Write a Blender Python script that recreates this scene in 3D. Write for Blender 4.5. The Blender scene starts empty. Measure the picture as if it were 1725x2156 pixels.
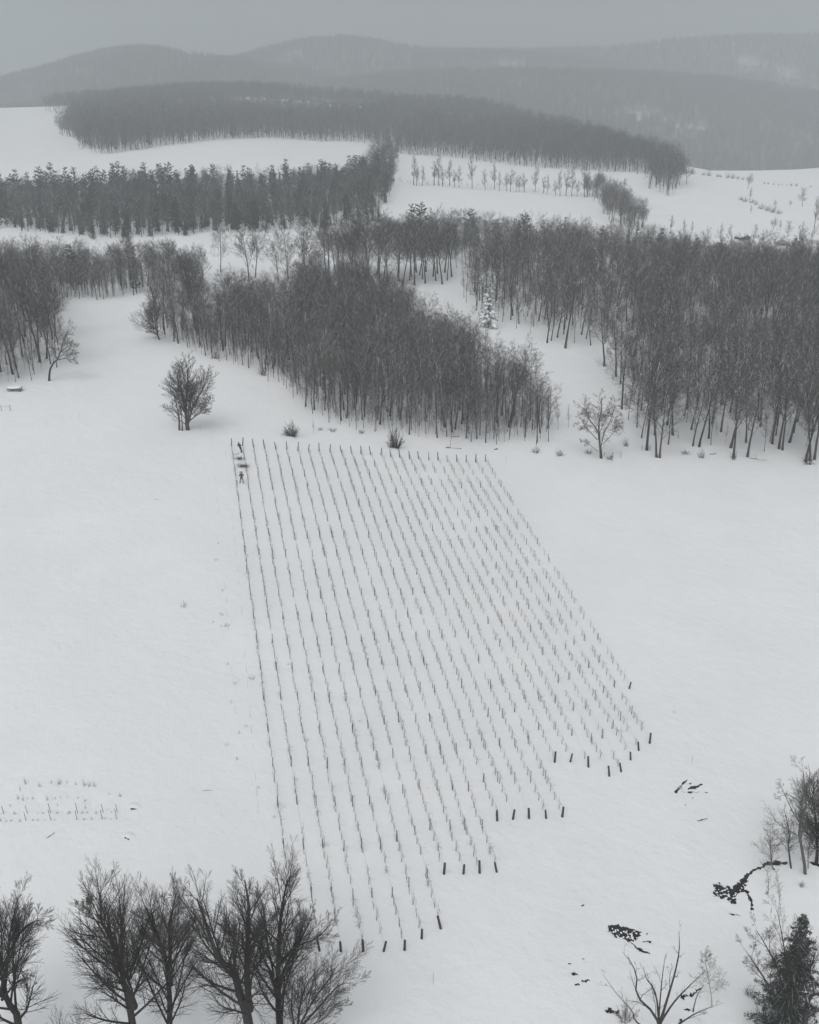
import bpy, math
import numpy as np
from mathutils import Vector

R = math.radians
scene = bpy.context.scene

# ------------------------------------------------------------------ camera, world, sun, exposure
VW, VH = 1725.0, 2156.0            # the photograph's picture plane, in working units
FOC, HOR, CAMZ = 2300.0, 100.0, 66.0
KX, KY = 1.047, 1.421             # across and depth scale of the terrain
PITCH = math.atan((VH / 2 - HOR) / FOC)
cam_data = bpy.data.cameras.new('camera')
cam = bpy.data.objects.new('camera', cam_data)
scene.collection.objects.link(cam)
cam.location = (0, 0, CAMZ)
cam.rotation_euler = (math.pi / 2 - PITCH, 0, 0)
cam_data.sensor_fit = 'VERTICAL'
cam_data.sensor_height = 24
cam_data.lens = 24 * FOC / VH
cam_data.clip_start = 0.5
cam_data.clip_end = 20000
scene.camera = cam

SUN_EL, SUN_AZ = 52, 200
world = bpy.data.worlds.new('World')
scene.world = world
world.use_nodes = True
scene.cycles.use_denoising = True
wn, wl = world.node_tree.nodes, world.node_tree.links
bg = wn['Background']
sky = wn.new('ShaderNodeTexSky')
sky.sky_type = 'NISHITA'
sky.sun_disc = False
sky.sun_elevation = R(SUN_EL)
sky.sun_rotation = R(SUN_AZ)
sky.air_density = 1.0
sky.dust_density = 4.0
hs = wn.new('ShaderNodeHueSaturation')
hs.inputs['Saturation'].default_value = 0.12
wl.new(sky.outputs[0], hs.inputs['Color'])
wl.new(hs.outputs[0], bg.inputs['Color'])
bg.inputs['Strength'].default_value = 0.12

sun_d = bpy.data.lights.new('sun', 'SUN')
sun_d.energy = 0.6
sun_d.angle = R(60)
sun_d.color = (1.0, 0.98, 0.95)
sun = bpy.data.objects.new('sun', sun_d)
scene.collection.objects.link(sun)
sun.rotation_euler = (R(90 - SUN_EL), 0, R(180 - SUN_AZ))

scene.view_settings.view_transform = 'Standard'
scene.view_settings.look = 'None'
scene.view_settings.gamma = 1
scene.view_settings.exposure = 0.15
scene.cycles.volume_bounces = 2
scene.cycles.max_bounces = 6
scene.cycles.diffuse_bounces = 3
scene.cycles.transparent_max_bounces = 8

col = scene.collection

# ------------------------------------------------------------------ terrain function and picture rays
def sstep(a, b, t):
    t = np.clip((t - a) / (b - a), 0, 1)
    return t * t * (3 - 2 * t)

def height(x, y):
    x = np.asarray(x, float) / KX; y = np.asarray(y, float) / KY
    z = -9.0 * np.tanh(x / 55.0) * (1 - 0.8 * sstep(130, 330, y))
    z = z + 0.10 * np.sin(x * 0.21 + 1.3 * np.sin(y * 0.07)) * np.sin(y * 0.16 + 0.5)
    z = z + 0.45 * np.sin(x * 0.043 + 1.0) * np.sin(y * 0.037 + 0.4)
    far = sstep(250, 500, y)
    z = z + far * (3.0 * np.sin(x * 0.011 + 0.6) * np.sin(y * 0.009) + 1.0 * np.sin(x * 0.03 + y * 0.021))
    z = z + 13 * np.exp(-((x + 210) / 120) ** 2 - ((y - 900) / 170) ** 2)
    z = z + 12 * np.exp(-((x - 60) / 300) ** 2 - ((y - 900) / 160) ** 2)
    # creek banks low down on the right of the photograph
    d = np.hypot((x - 33.0) / 6.5, (y - 51.0) / 4.0)
    z = z - 0.7 * np.exp(-d ** 2)
    yd = np.interp(x, [-600, -370, -300, -170, -5, 54, 139, 155, 178, 400], [880, 880, 930, 865, 800, 780, 640, 560, 475, 465])
    z = z - 97 * sstep(yd, yd + 380, y)
    return z

CP, SP = math.cos(PITCH), math.sin(PITCH)
def ray(vx, vy):
    u = (vx - VW / 2) / FOC; v = (vy - VH / 2) / FOC
    return np.array([u, CP - v * SP, -SP - v * CP])
def ground(vx, vy):
    """point of the terrain seen at picture position vx, vy"""
    d = ray(vx, vy)
    if d[2] > -1e-3: d[2] = -1e-3
    t = 20.0
    prev = t
    while t < 4000:
        p = d * t
        if CAMZ + p[2] <= height(p[0], p[1]): break
        prev = t
        t *= 1.02
    lo, hi = prev, t
    for _ in range(30):
        m = (lo + hi) / 2
        p = d * m
        if CAMZ + p[2] <= height(p[0], p[1]): hi = m
        else: lo = m
    p = d * hi
    return np.array([p[0], p[1], float(height(p[0], p[1]))])
def at_depth(vx, vy, Y):
    d = ray(vx, vy); t = Y / d[1]
    return np.array([d[0] * t, Y, CAMZ + d[2] * t])
def c5(x, y): return (1242 + x * .296, 1518 + y * .296)      # readings of enlarged parts of the photograph
def c6(x, y): return (x * .44, 1587 + y * .44)
def c2(x, y): return (862 + x * .5, y * .5)

# ------------------------------------------------------------------ materials
def mat(name):
    m = bpy.data.materials.new(name); m.use_nodes = True
    nt = m.node_tree
    return m, nt.nodes, nt.links, nt.nodes['Principled BSDF']

def noise(nd, lk, scale, detail=3, rough=.6, coord='Object'):
    tc = nd.new('ShaderNodeTexCoord'); n = nd.new('ShaderNodeTexNoise')
    n.inputs['Scale'].default_value = scale; n.inputs['Detail'].default_value = detail
    n.inputs['Roughness'].default_value = rough
    lk.new(tc.outputs[coord], n.inputs['Vector'])
    return n

def plain(name, c, rough=.8, vary=.25, scale=6):
    m, nd, lk, b = mat(name)
    n = noise(nd, lk, scale)
    r = nd.new('ShaderNodeValToRGB')
    r.color_ramp.elements[0].position = .3; r.color_ramp.elements[1].position = .7
    r.color_ramp.elements[0].color = tuple(v * (1 - vary) for v in c) + (1,)
    r.color_ramp.elements[1].color = tuple(min(1, v * (1 + vary)) for v in c) + (1,)
    lk.new(n.outputs['Fac'], r.inputs['Fac']); lk.new(r.outputs['Color'], b.inputs['Base Color'])
    b.inputs['Roughness'].default_value = rough
    b.inputs['Specular IOR Level'].default_value = .25
    return m

SNOWC = (.80, .82, .835)
def snow_mat():
    m, nd, lk, b = mat('snow')
    n1 = noise(nd, lk, .09, 4); n2 = noise(nd, lk, .55, 6)
    r = nd.new('ShaderNodeValToRGB')
    r.color_ramp.elements[0].position = .3; r.color_ramp.elements[1].position = .75
    r.color_ramp.elements[0].color = (.775, .795, .815, 1); r.color_ramp.elements[1].color = (.825, .838, .845, 1)
    lk.new(n1.outputs['Fac'], r.inputs['Fac']); lk.new(r.outputs['Color'], b.inputs['Base Color'])
    bp = nd.new('ShaderNodeBump'); bp.inputs['Strength'].default_value = .35; bp.inputs['Distance'].default_value = .5
    lk.new(n2.outputs['Fac'], bp.inputs['Height']); lk.new(bp.outputs['Normal'], b.inputs['Normal'])
    b.inputs['Roughness'].default_value = .75
    b.inputs['Specular IOR Level'].default_value = .2
    return m

def bark_mat(name, c, snow_lo, snow_hi, nscale=2.5, amp=.5):
    """bark with snow lying where the surface faces up, broken up by noise"""
    m, nd, lk, b = mat(name)
    n = noise(nd, lk, nscale, 3)
    r = nd.new('ShaderNodeValToRGB')
    r.color_ramp.elements[0].color = tuple(v * .7 for v in c) + (1,)
    r.color_ramp.elements[1].color = tuple(v * 1.35 for v in c) + (1,)
    lk.new(n.outputs['Fac'], r.inputs['Fac'])
    g = nd.new('ShaderNodeNewGeometry'); sx = nd.new('ShaderNodeSeparateXYZ')
    lk.new(g.outputs['Normal'], sx.inputs[0])
    n2 = noise(nd, lk, 1.1, 2)
    ma = nd.new('ShaderNodeMath'); ma.operation = 'MULTIPLY_ADD'
    lk.new(n2.outputs['Fac'], ma.inputs[0]); ma.inputs[1].default_value = amp; lk.new(sx.outputs['Z'], ma.inputs[2])
    mr = nd.new('ShaderNodeMapRange')
    mr.inputs['From Min'].default_value = snow_lo; mr.inputs['From Max'].default_value = snow_hi
    lk.new(ma.outputs[0], mr.inputs['Value'])
    oi = nd.new('ShaderNodeObjectInfo'); m2 = nd.new('ShaderNodeMapRange')
    m2.inputs['To Min'].default_value = .4; m2.inputs['To Max'].default_value = 1.9
    lk.new(oi.outputs['Random'], m2.inputs['Value'])
    mt = nd.new('ShaderNodeVectorMath'); mt.operation = 'SCALE'
    lk.new(r.outputs['Color'], mt.inputs[0]); lk.new(m2.outputs['Result'], mt.inputs['Scale'])
    mx = nd.new('ShaderNodeMix'); mx.data_type = 'RGBA'
    lk.new(mr.outputs['Result'], mx.inputs['Factor'])
    lk.new(mt.outputs['Vector'], mx.inputs['A']); mx.inputs['B'].default_value = SNOWC + (1,)
    lk.new(mx.outputs['Result'], b.inputs['Base Color'])
    b.inputs['Roughness'].default_value = .9; b.inputs['Specular IOR Level'].default_value = .1
    return m

M = {}
M['snow'] = snow_mat()
def hill_mat():
    m, nd, lk, b = mat('hillside')
    n = noise(nd, lk, .03, 4)
    r = nd.new('ShaderNodeValToRGB')
    r.color_ramp.elements[0].color = (.12, .115, .11, 1); r.color_ramp.elements[1].color = (.36, .355, .35, 1)
    lk.new(n.outputs['Fac'], r.inputs['Fac'])
    at = nd.new('ShaderNodeAttribute'); at.attribute_name = 'clearing'
    mx = nd.new('ShaderNodeMix'); mx.data_type = 'RGBA'
    lk.new(at.outputs['Fac'], mx.inputs['Factor']); lk.new(r.outputs['Color'], mx.inputs['A']); mx.inputs['B'].default_value = SNOWC + (1,)
    lk.new(mx.outputs['Result'], b.inputs['Base Color']); b.inputs['Roughness'].default_value = .9
    return m
M['hill_floor'] = hill_mat()
def clearing(x, y, hi):
    return np.sin(x * .012 + hi * 2.1) * np.sin(y * .011 + 1.3 * hi) + .5 * np.sin(x * .04 + 2 * hi) * np.sin(y * .03 + hi)
M['bark'] = bark_mat('bark', (.034, .031, .029), 1.02, 1.22)
M['limb_snowy'] = bark_mat('snowy_bark', (.032, .029, .027), .60, .88, 1.2, .75)
M['twig'] = bark_mat('twigs', (.033, .0245, .019), 1.10, 1.32, 2.5, .7)
M['twig_red'] = bark_mat('reddish_twigs', (.046, .033, .027), 1.1, 1.32, 2.5, .6)
M['twig_pale'] = bark_mat('pale_twigs', (.085, .077, .07), 1.15, 1.35)
M['birch'] = bark_mat('birch_bark', (.19, .185, .175), 1.05, 1.25, 5)
M['very_snowy'] = bark_mat('very_snowy_bark', (.036, .033, .031), .45, .75)
M['near_bark'] = bark_mat('near_bark', (.030, .027, .025), .98, 1.2, 2.5, .6)
M['near_twig'] = bark_mat('near_twigs', (.042, .037, .033), 1.25, 1.5)
M['needle'] = bark_mat('needles', (.021, .029, .023), 1.2, 1.45, 1.5)
M['needle_snowy'] = bark_mat('snowy_needles', (.030, .038, .032), .75, 1.05, 1.5, .7)
M['post'] = plain('weathered_post_wood', (.055, .050, .046), .9, .4, 9)
M['post_pale'] = plain('grey_post_wood', (.15, .14, .125), .9, .3, 9)
M['stake'] = plain('thin_stake', (.24, .235, .225), .7, .2)
M['stake_blue'] = plain('blue_grow_tube', (.10, .14, .26), .6, .15)
M['stake_tan'] = plain('tan_grow_tube', (.30, .20, .09), .7, .2)
M['wire'] = plain('galvanised_wire', (.22, .22, .22), .5, .1)
M['vine'] = plain('grapevine_bark', (.14, .12, .10), .9, .35)
M['weed'] = plain('dry_weeds', (.135, .118, .098), .95, .35, 3)
M['brush'] = plain('cut_brush', (.075, .065, .058), .95, .35, 3)
M['water'] = plain('black_water', (.012, .013, .014), .12, .3, 2)
M['stone'] = bark_mat('wet_stone', (.06, .058, .055), .55, .8, 3, .4)
M['roof_dark'] = plain('dark_roof', (.07, .065, .06), .9)
M['wall_wood'] = plain('barn_wall', (.13, .11, .10), .9)
M['wall_pale'] = plain('pale_wall', (.30, .29, .28), .9)
M['glass'] = plain('window_glass', (.03, .035, .04), .15)
M['coat_black'] = plain('black_coat', (.018, .018, .020), .9, .3, 12)
M['coat_red'] = plain('brown_red_coat', (.055, .028, .025), .9, .3, 12)
M['trouser'] = plain('dark_trousers', (.020, .020, .022), .9, .3, 12)
M['hat_grey'] = plain('grey_hat', (.22, .21, .19), .9, .2, 12)
M['hat_black'] = plain('black_cap', (.02, .02, .02), .9, .2, 12)
M['skin'] = plain('skin', (.45, .28, .21), .6, .1)
M['hair'] = plain('dark_hair', (.03, .022, .018), .7, .2, 30)
M['box'] = plain('nest_box_wood', (.075, .066, .05), .9, .3, 8)
M['dark'] = plain('dark_hollow', (.02, .019, .018), .9)

# ------------------------------------------------------------------ mesh helpers
def link(o, parent=None):
    col.objects.link(o)
    if parent is not None: o.parent = parent
    return o
def tag(o, label=None, cat=None, group=None, kind=None):
    if label: o['label'] = label
    if cat: o['category'] = cat
    if group: o['group'] = group
    if kind: o['kind'] = kind
    return o
def thing(name, label, cat, loc, rz=0.0, group=None, s=1.0):
    o = bpy.data.objects.new(name, None)
    o.empty_display_size = .2
    o.location = loc; o.rotation_euler = (0, 0, rz); o.scale = (s, s, s)
    link(o)
    return tag(o, label, cat, group)

def mesh_np(name, V, F, material, smooth=True):
    """V (n,3); F list of int arrays, each (m,k)"""
    me = bpy.data.meshes.new(name)
    V = np.asarray(V, np.float32)
    me.vertices.add(len(V)); me.vertices.foreach_set('co', V.ravel())
    loops = np.concatenate([f.ravel() for f in F]).astype(np.int32)
    tot = np.concatenate([np.full(len(f), f.shape[1]) for f in F]).astype(np.int32)
    st = np.concatenate([[0], np.cumsum(tot)[:-1]]).astype(np.int32)
    me.loops.add(len(loops)); me.loops.foreach_set('vertex_index', loops)
    me.polygons.add(len(tot)); me.polygons.foreach_set('loop_start', st); me.polygons.foreach_set('loop_total', tot)
    if smooth: me.polygons.foreach_set('use_smooth', np.ones(len(tot), bool))
    me.update(calc_edges=True); me.validate()
    if material: me.materials.append(material)
    return me
def obj(name, me, parent=None, loc=None):
    o = bpy.data.objects.new(name, me)
    if loc is not None: o.location = loc
    return link(o, parent)

class Tubes:
    """collects tapering tubes along polylines; turned into one mesh"""
    def __init__(s): s.g = {}; s.xv = []; s.xf = []
    def add(s, P, r, k=3):
        P = np.asarray(P, float); r = np.asarray(r, float)
        s.g.setdefault((len(P), k), []).append((P, r))
    def raw(s, V, F): s.xv.append(np.asarray(V, float)); s.xf.append(np.asarray(F, int))
    def mesh(s, name, material, smooth=True):
        Vs, Fs, off = [], [], 0
        for (n, k), items in s.g.items():
            P = np.stack([i[0] for i in items]); r = np.stack([i[1] for i in items])
            T = np.gradient(P, axis=1); T /= np.linalg.norm(T, axis=2, keepdims=True) + 1e-9
            m0 = T.mean(axis=1)
            ref = np.where(np.abs(m0[:, 2:3]) > .8, np.array([[1., 0, 0]]), np.array([[0, 0, 1.]]))[:, None, :]
            A = np.cross(T, ref); A /= np.linalg.norm(A, axis=2, keepdims=True) + 1e-9
            B = np.cross(A, T)
            th = np.arange(k) * 2 * np.pi / k + .5
            ring = P[:, :, None, :] + r[:, :, None, None] * (np.cos(th)[None, None, :, None] * A[:, :, None, :] + np.sin(th)[None, None, :, None] * B[:, :, None, :])
            m = len(items)
            base = np.arange(m)[:, None, None] * n * k
            i0 = np.arange(n - 1)[None, :, None] * k; j = np.arange(k)[None, None, :]; j2 = (j + 1) % k
            q = np.stack([base + i0 + j, base + i0 + j2, base + i0 + k + j2, base + i0 + k + j], -1).reshape(-1, 4)
            Vs.append(ring.reshape(-1, 3)); Fs.append(q[:, ::-1] + off); off += m * n * k
            if k > 3:
                cap = (base[:, 0, 0][:, None] + (n - 1) * k + np.arange(k)[None, :])
                Fs.append(cap[:, ::-1] + off - m * n * k)
        for V, F in zip(s.xv, s.xf):
            Vs.append(V); Fs.append(F + off); off += len(V)
        return mesh_np(name, np.concatenate(Vs), Fs, material, smooth)

def unit(v): return v / (np.linalg.norm(v) + 1e-9)
def perp(t, az):
    ref = np.array([1., 0, 0]) if abs(t[2]) > .8 else np.array([0, 0, 1.])
    a = unit(np.cross(t, ref)); b = np.cross(t, a)
    return math.cos(az) * a + math.sin(az) * b

def limb(rng, p, d, L, n, wob, up):
    pts = [np.array(p, float)]; d = unit(d)
    for i in range(n):
        d = unit(d + rng.normal(0, wob, 3) + np.array([0, 0, up]))
        pts.append(pts[-1] + d * L / n)
    return np.array(pts)

SEG = [9, 6, 4, 3, 2]
def branch_out(rng, outs, P, r, L, level, S, frac=1.0):
    """children along the polyline P (radii r) of a limb at this level"""
    if level >= S['levels']: return
    n = S['kids'][level]
    t0 = S['t0'][level]
    az = rng.uniform(0, 6.28)
    seglen = np.linalg.norm(np.diff(P, axis=0), axis=1); cum = np.concatenate([[0], np.cumsum(seglen)]) / seglen.sum()
    n = max(1, int(round(n * frac * rng.uniform(.8, 1.2))))
    for i in range(n):
        t = t0 + (1 - t0) * ((i + rng.uniform(.1, .9)) / n)
        p = np.array([np.interp(t, cum, P[:, c]) for c in range(3)])
        k = min(int(np.searchsorted(cum, t)), len(P) - 1); k = max(k, 1)
        tan = unit(P[k] - P[k - 1])
        az += 2.4 + rng.uniform(-.5, .5)
        ang = R(rng.uniform(*S['ang'][level])) * (1.15 - .4 * t)
        d = math.cos(ang) * tan + math.sin(ang) * perp(tan, az)
        prof = (1 - S['taper'][level] * (t - t0) / (1 - t0 + 1e-6))
        cl = L * S['len'][level] * prof * rng.uniform(.7, 1.25)
        cr = min(np.interp(t, cum, r) * S['rr'][level], S['rmax'][level])
        ns = SEG[level + 1]
        up = S['up'][level]
        Q = limb(rng, p, d, cl, ns, S['wob'], up)
        tip = max(S['tip'], cr * .35)
        rad = np.linspace(cr, tip if level + 1 < S['levels'] else S['tip'], len(Q))
        (outs[0] if level + 1 <= S['trunk_levels'] else outs[1]).add(Q, rad, 5 if level == 0 else 3)
        branch_out(rng, outs, Q, rad, cl, level + 1, S, min(1.3, max(.4, 1.35 * cl / (L * S['len'][level]))))

def spec(**k):
    S = dict(levels=4, kids=[15, 7, 6, 4], t0=[.35, .2, .15, .1], ang=[(30, 55), (30, 55), (25, 55), (25, 60)],
             taper=[.55, .5, .5, .4], len=[.40, .42, .42, .5], rr=[.45, .5, .5, .55], rmax=[.12, .05, .03, .02],
             up=[.10, .06, .04, .02], wob=.13, tip=.011, trunk_levels=1)
    S.update(k); return S

def grow_tree(seed, H, r0, S, lean=.04, stems=None):
    rng = np.random.default_rng(seed)
    outs = (Tubes(), Tubes())
    if stems is None:
        P = limb(rng, (0, 0, -.3), np.array([rng.normal(0, lean), rng.normal(0, lean), 1]), H, SEG[0], .035, .03)
        stems = [(P, r0)]
    LM = max(np.linalg.norm(np.diff(np.asarray(P, float), axis=0), axis=1).sum() for P, _ in stems)
    for P, rr in stems:
        P = np.asarray(P, float)
        L = np.linalg.norm(np.diff(P, axis=0), axis=1).sum()
        rad = rr * (1 - .88 * np.linspace(0, 1, len(P)) ** .9)
        rad[0] *= 1.25
        outs[0].add(P, rad, 8)
        branch_out(rng, outs, P, rad, L, 0, S, max(.3, L / LM))
    return outs
def tree_meshes(nm, outs, mt, mc):
    return outs[0].mesh(nm + '_trunk', mt), outs[1].mesh(nm + '_crown', mc)

def curve_pts(pts, n):
    """smooth polyline through pts (Catmull-Rom)"""
    P = np.array(pts, float); P = np.vstack([2 * P[0] - P[1], P, 2 * P[-1] - P[-2]])
    out = []
    m = len(P) - 3
    for s in np.linspace(0, m - 1e-6, n):
        i = int(s); t = s - i
        a, b, c, d = P[i:i + 4]
        out.append(.5 * (2 * b + (c - a) * t + (2 * a - 5 * b + 4 * c - d) * t * t + (3 * b - a - 3 * c + d) * t ** 3))
    return np.array(out)

# ------------------------------------------------------------------ conifers
def conifer_meshes(nm, seed, H, W, kind, detail=1.0, snowy=False, t_lo=.08):
    rng = np.random.default_rng(seed)
    tr, lf, sn = Tubes(), Tubes(), Tubes()
    P = limb(rng, (0, 0, -.3), np.array([0, 0, 1.]), H, 8, .012, .02)
    tr.add(P, .012 * H * (1 - .93 * np.linspace(0, 1, len(P))), 7)
    tiers = int((26 if kind == 'spruce' else 15) * (1 if detail < 1.5 else 1.35))
    TV = []
    SV = []
    for i in range(tiers):
        t = t_lo + (1 - t_lo) * (i + rng.uniform(0, .6)) / tiers
        z = t * H
        if kind == 'spruce': w = W * (1 - t) ** .85 + .1
        else: w = W * (np.sin(np.pi * min(1, .22 + .76 * t ** 1.1)) ** .7) * rng.uniform(.35, 1.25) + .3
        nb = int(rng.integers(5, 9))
        a0 = rng.uniform(0, 6.28)
        for b in range(nb):
            a = a0 + b * 6.283 / nb + rng.uniform(-.4, .4)
            if kind == 'pine': z = H * np.clip(t + rng.normal(0, .022), t_lo, .99)
            elif detail > 1.5 and rng.random() < .10: continue
            L = w * rng.uniform(.5, 1.25)
            d = np.array([math.cos(a), math.sin(a), (.15 if t > .7 else -.12) if kind == 'spruce' else .28])
            up = -.05 if kind == 'spruce' else .05
            Q = limb(rng, (0, 0, z), d, L, 5, .05, up)
            tr.add(Q, np.linspace(.035, .01, len(Q)) * (H / 14), 3)
            m = int(max(10, L * 38 * detail))
            s = np.sqrt(rng.uniform(.05, 1, m)) * .98 if kind != 'spruce' else rng.uniform(.1, 1, m)
            c = np.stack([np.interp(s * 5, np.arange(6), Q[:, k]) for k in range(3)], 1)
            sp = .12 * L if kind == 'spruce' else .16 * L
            side = np.array([-math.sin(a), math.cos(a), 0])
            c += side[None] * (rng.uniform(-1, 1, m) * sp * 1.9 * (1.15 - s))[:, None] + np.array([0, 0, 1.])[None] * (rng.normal(0, .06, m) * L ** .5)[:, None]
            if kind == 'spruce': c[:, 2] -= rng.uniform(0, .26, m) * (1 - .3 * s)
            sz = (.20 if kind == 'spruce' else .24) * rng.uniform(.6, 1.3, m) / detail ** .6
            dirs = rng.normal(0, 1, (m, 3)) * .55 + d[None] + np.array([0, 0, .25 if kind != 'spruce' else -.25])
            dirs /= np.linalg.norm(dirs, axis=1, keepdims=True)
            q = np.cross(dirs, rng.normal(0, 1, (m, 3))); q /= np.linalg.norm(q, axis=1, keepdims=True) + 1e-9
            tri = np.stack([c - q * (sz * .28)[:, None], c + q * (sz * .28)[:, None], c + dirs * (sz * 1.5)[:, None]], 1)
            TV.append(tri)
            if snowy and rng.random() < .8:
                # pillow of snow lying along the branch
                w0 = .15 * L * np.array([.3, .9, 1.1, .95, .35])
                Q2 = np.stack([np.interp(np.linspace(.35, 1.0, 5) * 5, np.arange(6), Q[:, k]) for k in range(3)], 1)
                Q2[:, 2] += .06
                sn.add(Q2, w0, 6)
    T = np.concatenate(TV)
    lf.raw(T.reshape(-1, 3), np.arange(len(T) * 3).reshape(-1, 3))
    me_t = tr.mesh(nm + '_trunk', M['bark'])
    me_f = lf.mesh(nm + '_foliage', M['needle_snowy'] if snowy else M['needle'], smooth=False)
    me_s = sn.mesh(nm + '_snow', M['snow']) if snowy else None
    return me_t, me_f, me_s

# ------------------------------------------------------------------ the setting
def axis(segs):
    out = [segs[0][0]]
    for a, b, st0, st1 in segs:
        x, s = a, st0
        while x < b - 1e-6:
            s = st0 + (st1 - st0) * (x - a) / (b - a)
            x = min(b, x + s); out.append(x)
    return np.array(out)
xs = axis([(-70, 70, 1.2, 1.2), (70, 400, 1.3, 9), (400, 6000, 9, 240)])
xs = np.concatenate([-xs[xs > 70][::-1], xs])
ys = axis([(-250, 0, 20, 6), (0, 25, 4, 1.2), (25, 260, 1.2, 1.2), (260, 1150, 1.3, 10), (1150, 6800, 10, 200)])
X, Y = np.meshgrid(xs, ys)
V = np.stack([X, Y, height(X, Y)], -1).reshape(-1, 3)
nx, ny = len(xs), len(ys)
ii = (np.arange(ny - 1)[:, None] * nx + np.arange(nx - 1)[None]).ravel()
g = obj('snowy_ground', mesh_np('snowy_ground', V, [np.stack([ii, ii + 1, ii + nx + 1, ii + nx], 1)], M['snow']))
tag(g, kind='structure')

def ridge(name, crest, D, front, back, tree_h=11, seed=1):
    """a long hill whose skyline passes through the given picture points at distance D"""
    D, front, back = D * KY, front * KY, back * KY
    c = np.array([at_depth(a, b, D) for a, b in crest])
    x = np.linspace(c[0, 0], c[-1, 0], 120)
    zc = np.interp(x, c[:, 0], c[:, 2]) - tree_h
    k = np.hanning(9); k /= k.sum(); zp = np.pad(zc, 4, mode='edge'); zc = np.convolve(zp, k, 'valid')
    rng = np.random.default_rng(seed)
    v = np.concatenate([np.linspace(-1, 0, 46), np.linspace(0, 1, 20)[1:]])
    XX, VV = np.meshgrid(x, v)
    YY = D + np.where(VV < 0, VV * front, VV * back)
    prof = np.where(VV < 0, sstep(-1, 0.0, VV) * .65 + .35 * (1 + VV), 1 - sstep(0, 1, VV))
    Z = -117 + (zc[None] + 117) * prof
    ph = rng.uniform(0, 6, 4)
    Z += (6 * np.sin(XX * .011 + ph[0]) * np.sin(YY * .010 + ph[1]) + 3 * np.sin(XX * .031 + ph[2]) * np.sin(YY * .021 + ph[3])) * np.minimum(1, -VV * 3).clip(0, 1) * np.minimum(1, (1 + VV) * 4).clip(0, 1)
    V = np.stack([XX, YY, Z], -1).reshape(-1, 3)
    n, m = len(x), len(v)
    i = (np.arange(m - 1)[:, None] * n + np.arange(n - 1)[None]).ravel()
    o = obj('hills', mesh_np('hills', V, [np.stack([i, i + 1, i + n + 1, i + n], 1)], M['hill_floor']))
    ca = o.data.attributes.new('clearing', 'FLOAT', 'POINT'); ca.data.foreach_set('value', np.clip((clearing(XX, YY, seed - 2) - .93) * 6, 0, .55).ravel().astype(np.float32))
    tag(o, kind='structure')
    return XX, YY, Z
hillsides = [
    ridge('hills', [(-500, 225), (-100, 190), (0, 168), (130, 130), (200, 110), (270, 97), (330, 98), (400, 114), (490, 122), (600, 140), (760, 175), (900, 215)], 1650, 620, 350, seed=2),
    ridge('hills', [(200, 190), (400, 140), (490, 121), (560, 100), (640, 82), (720, 75), (800, 84), (870, 100), (960, 104), (1100, 108), (1250, 125), (1500, 170)], 1950, 600, 400, seed=3),
    ridge('hills', [(700, 130), (900, 104), (1100, 103), (1280, 99), (1400, 84), (1550, 74), (1725, 72), (1900, 75), (2300, 100)], 2150, 600, 500, seed=4),
    ridge('hills', [(560, 215), (700, 170), (850, 152), (1000, 146), (1150, 146), (1300, 152), (1420, 156), (1550, 166), (1725, 196), (1900, 215), (2200, 250)], 1500, 560, 350, seed=5),
    ridge('hills', [(-500, 235), (0, 222), (140, 217), (300, 222), (500, 226), (700, 236)], 1180, 130, 200, seed=6),
]

# ------------------------------------------------------------------ tree kinds
FOREST = []   # (trunk mesh, crown mesh, nominal height)
for i in range(6):
    H = [17, 16, 18, 15.5, 17, 16][i]
    S = spec(kids=[17, 8, 6, 4], t0=[[.26, .36, .2, .16, .32, .28][i], .2, .15, .1], ang=[(32, 62), (30, 60), (25, 55), (25, 60)],
             len=[.46, .48, .48, .5], up=[.07, .06, .05, .02], tip=.016, trunk_levels=2)
    a, b = tree_meshes('forest_tree', grow_tree(100 + i, H, .17 + .02 * (i % 3), S), M['limb_snowy'], M['twig'])
    FOREST.append((a, b, H))
BIGF = []
for i in range(4):
    H = [17, 16, 18, 17][i]
    S = spec(kids=[13, 8, 7, 5], t0=[[.30, .38, .26, .34][i], .2, .15, .1], ang=[(24, 50), (28, 55), (25, 55), (25, 60)],
             len=[.52, .46, .46, .5], rr=[.55, .5, .5, .55], rmax=[.17, .075, .034, .02], up=[.06, .06, .04, .02], wob=.11, tip=.016, trunk_levels=2)
    a, b = tree_meshes('forest_tree', grow_tree(160 + i, H, .27, S), M['limb_snowy'], M['twig'])
    BIGF.append((a, b, H))
SLENDER = []
for i in range(3):
    S = spec(kids=[18, 6, 5, 0], levels=3, t0=[.25, .15, .1, .1], ang=[(22, 38), (22, 45), (25, 50), (25, 60)], len=[.26, .42, .45, .5],
             taper=[.7, .5, .5, .4], up=[.14, .08, .05, .02], tip=.011, rmax=[.04, .02, .015, .01])
    a, b = tree_meshes('slender_tree', grow_tree(200 + i, 11, .075, S), M['bark'], M['twig_red'])
    SLENDER.append((a, b, 11))
SPREAD = []
for i in range(3):
    S = spec(tip=.018, kids=[15, 8, 6, 4], t0=[.22, .2, .15, .1], ang=[(32, 58), (30, 55), (25, 55), (25, 60)], len=[.52, .42, .42, .5], up=[.10, .07, .05, .02])
    a, b = tree_meshes('spreading_tree', grow_tree(300 + i, 13, .2, S), M['limb_snowy'], M['twig'])
    SPREAD.append((a, b, 13))
NARROW = []
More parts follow.
